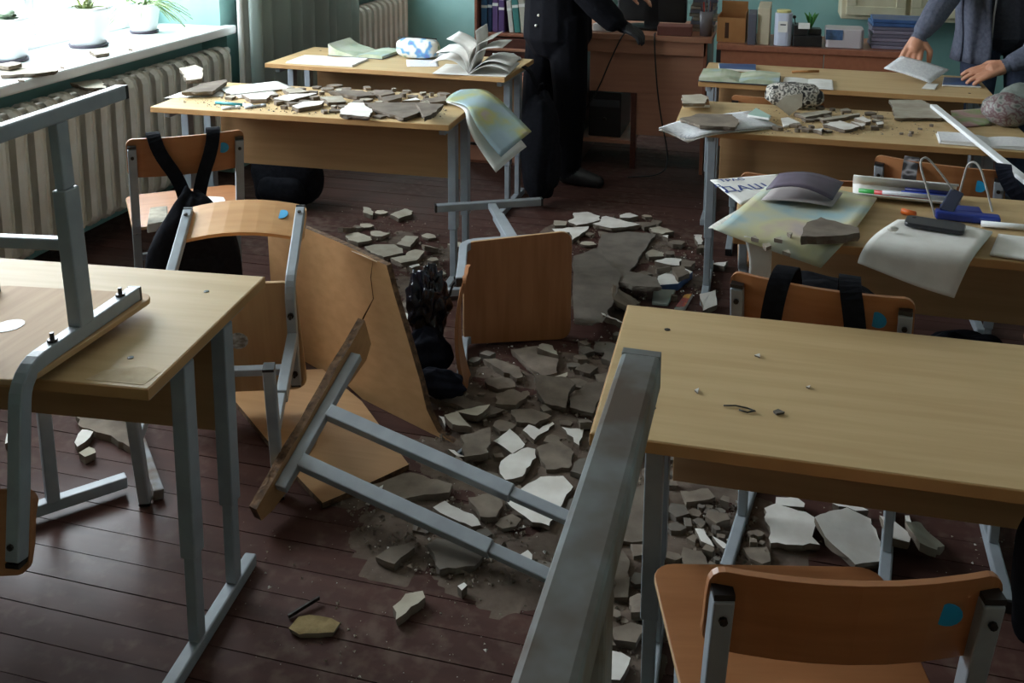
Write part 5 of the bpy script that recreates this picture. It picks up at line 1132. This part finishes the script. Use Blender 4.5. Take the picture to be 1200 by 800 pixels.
# ------------------------------------------------------------------ people
def figure(name, label, bones, mats, default, vox=.009, extra=None):
    """bones: (region, [(point, radius), ...]) chains of tapered limbs fused into one continuous surface"""
    bm = bmesh.new()
    def ring_chain(ch):
        pts = [Vector(p) for p, r_ in ch]; rs = [r_ if isinstance(r_, tuple) else (r_, r_) for p, r_ in ch]; n = 14
        P_, R_ = [], []
        for i in range(len(pts)-1):
            for k in range(4): u = k/4; P_.append(pts[i].lerp(pts[i+1], u)); R_.append(rs[i]+(rs[i+1]-rs[i])*u if not isinstance(rs[i], tuple) else tuple(a+(c-a)*u for a, c in zip(rs[i], rs[i+1])))
        P_.append(pts[-1]); R_.append(rs[-1])
        rings = []; up = Vector((1, 0, 0))
        for i, p in enumerate(P_):
            t = (P_[min(i+1, len(P_)-1)]-P_[max(i-1, 0)]).normalized()
            a = up-t*up.dot(t)
            if a.length < .2: a = Vector((0, 1, 0))-t*t.y
            a.normalize(); c = t.cross(a); ra, rb = (R_[i] if isinstance(R_[i], tuple) else (R_[i], R_[i]))
            rings.append([bm.verts.new(p+a*(math.cos(2*math.pi*k/n)*ra)+c*(math.sin(2*math.pi*k/n)*rb)) for k in range(n)])
        for i in range(len(rings)-1):
            for k in range(n): bm.faces.new((rings[i][k], rings[i][(k+1) % n], rings[i+1][(k+1) % n], rings[i+1][k]))
        for rg, sgn, i in ((rings[0], -1, 0), (rings[-1], 1, -1)):      # domed ends
            rr = R_[i] if not isinstance(R_[i], tuple) else min(R_[i]); j = 1 if i == 0 else -2
            d = (P_[i]-P_[j]).normalized(); tip = bm.verts.new(P_[i]+d*rr*.75); mid = [bm.verts.new(P_[i]+(v.co-P_[i])*.72+d*rr*.5) for v in rg]
            for k in range(n):
                q = (rg[k], rg[(k+1) % n], mid[(k+1) % n], mid[k]); bm.faces.new(q if sgn > 0 else q[::-1]); w = (mid[k], mid[(k+1) % n], tip); bm.faces.new(w if sgn > 0 else w[::-1])
    for reg, ch in bones: ring_chain(ch)
    bmesh.ops.recalc_face_normals(bm, faces=bm.faces)
    me = bpy.data.meshes.new(name); bm.to_mesh(me); bm.free(); tmp = bpy.data.objects.new('tmp', me); COL.objects.link(tmp)
    k = tmp.modifiers.new('r', 'REMESH'); k.mode = 'VOXEL'; k.voxel_size = vox; k.use_smooth_shade = True
    k = tmp.modifiers.new('s', 'SMOOTH'); k.iterations = 2; k.factor = .4
    dg = bpy.context.evaluated_depsgraph_get(); out = bpy.data.meshes.new_from_object(tmp.evaluated_get(dg)); bpy.data.objects.remove(tmp)
    out.materials.clear(); keys = list(mats)
    for q in keys: out.materials.append(mats[q])
    segs = [(keys.index(reg), Vector(ch[i][0]), Vector(ch[i+1][0]), max(ch[i][1]) if isinstance(ch[i][1], tuple) else ch[i][1]) for reg, ch in bones for i in range(len(ch)-1)]
    import numpy as np
    npoly = len(out.polygons); C_ = np.empty(npoly*3, dtype=np.float32); out.polygons.foreach_get('center', C_); C_ = C_.reshape(-1, 3)
    bd_ = np.full(npoly, 1e9); bi = np.zeros(npoly, dtype=int)
    for ki, a, e, rr in segs:
        A_ = np.array(a); AB = np.array(e-a); u = np.clip((C_-A_) @ AB/max(1e-9, AB @ AB), 0, 1); d = np.linalg.norm(C_-A_-u[:, None]*AB, axis=1)-rr
        k_ = d < bd_; bd_[k_] = d[k_]; bi[k_] = ki
    idx = bi.tolist()
    out.polygons.foreach_set('material_index', idx); out.polygons.foreach_set('use_smooth', [True]*len(idx)); out.name = name
    o = bpy.data.objects.new(name, out); COL.objects.link(o); tag(o, label, 'person'); return o
skin = mat('skin', (196, 140, 112), (184, 128, 100), 30, .5, .03)
def hand(wr, pd, nrm, side, curl=.9, sz=1., spread=.2):
    """palm and five fingers from wrist wr, pointing along pd, palm facing nrm; side=+1 puts the thumb at +pd x nrm"""
    pd, nrm = Vector(pd).normalized(), Vector(nrm); nrm = (nrm-pd*nrm.dot(pd)).normalized(); tx = pd.cross(nrm)*side; wr = Vector(wr); out = []
    out.append(('skin', [(wr, .026*sz), (wr+pd*.03*sz, (.030*sz, .022*sz)), (wr+pd*.055*sz, .026*sz)]))
    for k, (off, L_) in enumerate(((.030, .072), (.010, .08), (-.011, .074), (-.031, .058))):
        base = wr+pd*.08*sz+tx*off*sz; out.append(('skin', [(wr+pd*.02*sz+tx*off*.5*sz, .014*sz), (base, .0115*sz)]))
        p = base; d = (pd+tx*off*spread*8).normalized(); ch = [(p, .0105*sz)]
        for j, f in enumerate((.45, .3, .25)):
            d = (d+nrm*math.tan(curl*(.35+.35*j)*.8)).normalized(); p = p+d*L_*f*sz; ch.append((p, (.0095-.0012*j)*sz))
        out.append(('skin', ch))
    p = wr+pd*.02*sz+tx*.025*sz; d = (pd*.6+tx*.8+nrm*.3).normalized(); q = p+d*.04*sz; d2 = (pd*.9+tx*.2+nrm*.5).normalized(); out.append(('skin', [(p, .014*sz), (q, .012*sz), (q+d2*.03*sz, .0105*sz), (q+d2*.052*sz, .008*sz)]))
    return out
def head(c, f, r=.095):
    f = Vector(f).normalized(); c = Vector(c); up = Vector((0, 0, 1)); s_ = f.cross(up).normalized()
    b = [('skin', [(c-up*.055+f*.02, (.062, .07)), (c, (.074, .088)), (c+up*.06, (.07, .082))]), ('skin', [(c+f*.075-up*.002+up*.02, .012), (c+f*.102-up*.022, .014)]), ('skin', [(c+f*.075-up*.055-s_*.014, .011), (c+f*.075-up*.055+s_*.014, .011)]), ('skin', [(c+f*.06-up*.085, .028), (c+f*.068-up*.09, .024)])]
    for q in (-1, 1): b.append(('skin', [(c+s_*q*.076+up*.015, (.01, .018)), (c+s_*q*.08-up*.02, (.008, .014))]))
    return b
def face_parts(o, c, f, hairm):
    f = Vector(f).normalized(); c = Vector(c); up = Vector((0, 0, 1)); s_ = f.cross(up).normalized()
    for q in (-1, 1): MB().ball(c+f*.083+s_*q*.03+up*.012, .011, 10).build('eye', mat('eye_dark', (40, 34, 30), None, rough=.2), o, smooth=True)
    blob('hair', hairm, c-f*.015+up*.04, (.088, .1, .085), .06, 6, 20, 14, parent=o)
# person 1: dark jacket and trousers, standing side-on at the desk end (faces +X)
bx_, by_ = -1.065, 4.9
black = mat('black_trousers', (9, 9, 13), (13, 13, 18), 40, .9, .2, spec=.1); blackj = mat('black_jacket', (10, 10, 15), (15, 15, 21), 30, .85, .3, spec=.12); shoe = mat('black_shoe', (14, 14, 16), (20, 20, 22), 30, .45)
F1 = (1, -.1, 0)
bones = [('t', [((bx_-.0, by_, .95), (.165, .17)), ((bx_-.0, by_, .84), (.165, .17))]),
 ('t', [((bx_+.06, by_-.07, .86), .11), ((bx_+.085, by_-.08, .48), .088), ((bx_+.08, by_-.08, .3), .08), ((bx_+.075, by_-.08, .1), .072)]),
 ('t', [((bx_-.07, by_+.08, .86), .11), ((bx_-.12, by_+.1, .48), .09), ((bx_-.15, by_+.1, .1), .07)]),
 ('s', [((bx_+.06, by_-.08, .06), .055), ((bx_+.16, by_-.09, .045), .045), ((bx_+.25, by_-.10, .03), .032)]), ('s', [((bx_-.16, by_+.1, .06), .055), ((bx_-.07, by_+.09, .045), .045), ((bx_+.02, by_+.08, .03), .032)]),
 ('j', [((bx_-.0, by_, .76), (.18, .2)), ((bx_-.0, by_, 1.0), (.17, .195)), ((bx_+.01, by_, 1.22), (.15, .2)), ((bx_+.02, by_, 1.4), (.13, .2)), ((bx_+.02, by_, 1.47), (.07, .1))]),
 ('j', [((bx_+.03, by_-.2, 1.38), .072), ((bx_+.12, by_-.22, 1.08), .072), ((bx_+.24, by_-.2, .95), .07), ((bx_+.32, by_-.18, .87), .06)]), ('j', [((bx_+.03, by_+.2, 1.38), .072), ((bx_+.12, by_+.22, 1.12), .06), ((bx_+.32, by_+.2, .98), .05)]),
 ('skin', [((bx_+.02, by_, 1.46), .055), ((bx_+.035, by_, 1.54), .052)])]
hc = (bx_+.06, by_, 1.64); bones += head(hc, F1)
h1 = [('g', c) for r_, c in hand((bx_+.33, by_-.17, .86), (1, .05, -.4), (0, .3, -1), 1, 1.1, sz=1.15)]; bones += h1; bones += hand((bx_+.32, by_+.2, .98), (1, 0, -.3), (0, 0, -1), -1, .7)
per1 = figure('person', 'person in black jacket, trousers and shoes standing side-on at the red-brown desk', bones, {'t': black, 'j': blackj, 's': shoe, 'skin': skin, 'g': mat('black_glove', (18, 18, 22), None, rough=.7)}, 'j')
face_parts(per1, hc, F1, mat('dark_hair', (36, 28, 24), (28, 22, 18), 60, .6))
for x, z in ((631, 18), (628, 30)):
    p = ony(x, z, by_-.185); MB().ball(p, .007, 8).build('rivet', mat('silver_rivet', (230, 226, 214), None, rough=.3, metal=.2), per1, smooth=True)
# person 2: grey cardigan, leaning over the desk
cardi = mat('grey_blue_knit', (92, 96, 112), (76, 80, 96), 70, .9, .3); shirt = mat('dark_grey_shirt', (64, 66, 76), (54, 56, 66), 70, .9, .2); jeans = mat('dark_jeans', (38, 46, 66), (48, 58, 80), 50, .85, .2)
w1, w2 = ony(1077, 42, 4.68), ony(1180, 77, 4.58)
px_, py_ = 1.05, 5.03
bones = [('t', [((px_, py_, .94), (.17, .12)), ((px_, py_, .84), (.17, .125))]), ('t', [((px_-.09, py_, .86), .095), ((px_-.1, py_-.02, .48), .072), ((px_-.1, py_+.03, .1), .055)]), ('t', [((px_+.09, py_, .86), .095), ((px_+.1, py_-.02, .48), .072), ((px_+.11, py_+.03, .1), .055)]),
 ('s', [((px_-.1, py_+.03, .05), .045), ((px_-.11, py_-.1, .04), .042), ((px_-.12, py_-.18, .03), .034)]), ('s', [((px_+.11, py_+.03, .05), .045), ((px_+.12, py_-.1, .04), .042), ((px_+.13, py_-.18, .03), .034)]),
 ('sh', [((px_, py_-.02, .86), (.17, .125)), ((px_-.02, py_-.06, 1.08), (.165, .12)), ((px_-.03, py_-.15, 1.3), (.17, .115)), ((px_-.04, py_-.2, 1.42), (.08, .07))]),
 ('c', [((px_-.2, py_-.15, 1.36), .075), ((px_-.27, py_-.2, 1.08), .066), (tuple(w1+Vector((.05, .03, .07))), .052), (tuple(w1+Vector((.012, .008, .016))), .04)]),
 ('c', [((px_+.16, py_-.15, 1.36), .075), ((px_+.2, py_-.24, 1.05), .066), (tuple(w2+Vector((.1, .02, .05))), .052), (tuple(w2+Vector((.02, .005, .01))), .04)]),
 ('skin', [((px_-.05, py_-.22, 1.42), .055), ((px_-.06, py_-.28, 1.5), .052)])]
hc = (px_-.07, py_-.34, 1.58); F2 = (-.45, -.7, -.55); bones += head(hc, (-.5, -.85, 0))
bones += hand(w1, (-.3, -.25, -1), (.1, .9, -.35), 1, .5, 1.15, .7); bones += hand(w2, (-.92, -.12, -.3), (-.1, .35, -.9), -1, .35, 1.18, .6)
per2 = figure('person', 'person in grey-blue cardigan and dark jeans leaning over a desk to gather papers', bones, {'t': jeans, 'sh': shirt, 'c': cardi, 's': shoe, 'skin': skin}, 'c', vox=.0045)
face_parts(per2, hc, (-.5, -.85, 0), MATS['dark_hair'])
# cardigan: two open fronts and a back hanging from the shoulders
def cardi_panel(u0, u1, name):
    def fn(u, v):
        a = R(u0+(u1-u0)*u); z = .72+.68*v; k = .6+.4*min(1, (1.44-z)/.12) if z > 1.32 else 1
        cx, cy = px_-.02*max(0, (z-.86))/.4, py_-.02-.32*max(0, (z-.9))**1.3*.9; fl = 1+.12*(1-v)
        return (cx+.2*k*fl*math.cos(a)+.008*math.sin(v*9+u*7), cy+.155*k*fl*math.sin(a)+.01*math.sin(u*11), z)
    b = MB(); b.grid(fn, 16, 14); return b.build(name, cardi, per2, smooth=True, solid=.008)
cardi_panel(-20, 205, 'cardigan_back'); cardi_panel(205, 246, 'cardigan_front'); cardi_panel(-62, -20, 'cardigan_front')
MB().tube([(px_-.085, py_-.175, .73), (px_-.085, py_-.185, .95), (px_-.085, py_-.26, 1.2)], .004, 6).build('zip', mat('pale_zip', (150, 150, 150), None, rough=.4), per2)
# booklet held in the fingers
hp = w1+Vector((-.03, -.04, -.1))
a, b_, c, d = ony(1036, 80, 4.6), ony(1056, 66, 4.655), ony(1112, 82, 4.62), ony(1090, 97, 4.52)
net = [[a, a.lerp(d, .5)+Vector((0, 0, .006)), d], [a.lerp(b_, .5), (a+b_+c+d)/4+Vector((0, 0, .012)), d.lerp(c, .5)], [b_, b_.lerp(c, .5)+Vector((0, 0, .006)), c]]
bk = sheet('held_booklet', 'dusty printed booklet held up by its edge over the desk', net, newsprint, 'booklet', th=.007)
block('workbook', 'blue plastic folder flat on the desk under the leaning person hand', [(1104, 99), (1150, 101), (1142, 92), (1106, 90)], DZ+.001, .008, [paper, bluec], 'folder')
o = block('workbook', 'open notebook lying under the held booklet', [(1080, 103), (1096, 104), (1100, 98), (1086, 97)], DZ+.001, .005, [paper], 'book')

# ------------------------------------------------------------------ let loose things come to rest on what is really beneath them
def settle(objs, limit=.06, only_drop=False):
    from mathutils.bvhtree import BVHTree
    bpy.context.view_layer.update(); dg = bpy.context.evaluated_depsgraph_get()
    def ms(o): return ([o] if o.type == 'MESH' else [])+[m for c in o.children for m in ms(c)]
    def geo(o):
        V, P_ = [], []
        for m in ms(o):
            e = m.evaluated_get(dg); me = e.to_mesh(); k = len(V); V += [m.matrix_world @ v.co for v in me.vertices]; P_ += [[i+k for i in p.vertices] for p in me.polygons]; e.to_mesh_clear()
        return V, P_
    G_ = {o.name: geo(o) for o in S.objects if o.parent is None and o.type in ('MESH', 'EMPTY') and o.get('kind') != 'stuff'}
    T_ = {k: BVHTree.FromPolygons(*g) for k, g in G_.items() if g[0]}
    for o in objs:
        V, P_ = G_[o.name]; lo = min(v.z for v in V); hi = max(v.z for v in V); V2 = [v for v in V if v.z < lo+max(.02, (hi-lo)*.6)]; V2 = V2[::max(1, len(V2)//300)]; d = limit
        near = [t for k, t in T_.items() if k != o.name]
        for v in V2:
            for t in near:
                h = t.ray_cast(v+Vector((0, 0, .012)), Vector((0, 0, -1)), .012+limit)
                if h[0] is not None: d = min(d, h[3]-.012)
        if only_drop and d < .005: continue
        if d < limit and abs(d) > .0008:
            o.location.z -= d+.0004; G_[o.name] = ([v-Vector((0, 0, d+.0004)) for v in V], P_); T_[o.name] = BVHTree.FromPolygons(*G_[o.name])
_by = lambda *w: [o for o in S.objects if o.parent is None and any(x in (o.get('label') or '') for x in w)]
settle(_by('tan folder behind', 'pale green booklet', 'floral patterned cap', 'plastic strip lying across', 'white card with a dark stamp', 'black and white patterned pouch', 'beige books on the seat'))
settle(_by('standing upright against the patterned pouch', 'weighing down the coloured map', 'on the desk with the coloured map', 'leaf-shaped nothing'))
settle([o for o in _by('on the desk with the patterned cap') if o.location.x < -.05], .08)
settle(_by('crumpled shiny black bag', 'bright-covered book', 'thin grey metal rod', 'black bag on the floor under', 'insulation'), .06)
settle(sorted([o for o in S.objects if o.name.startswith('plaster_piece') and o.location.z < .3], key=lambda o: o.location.z), .07, True)
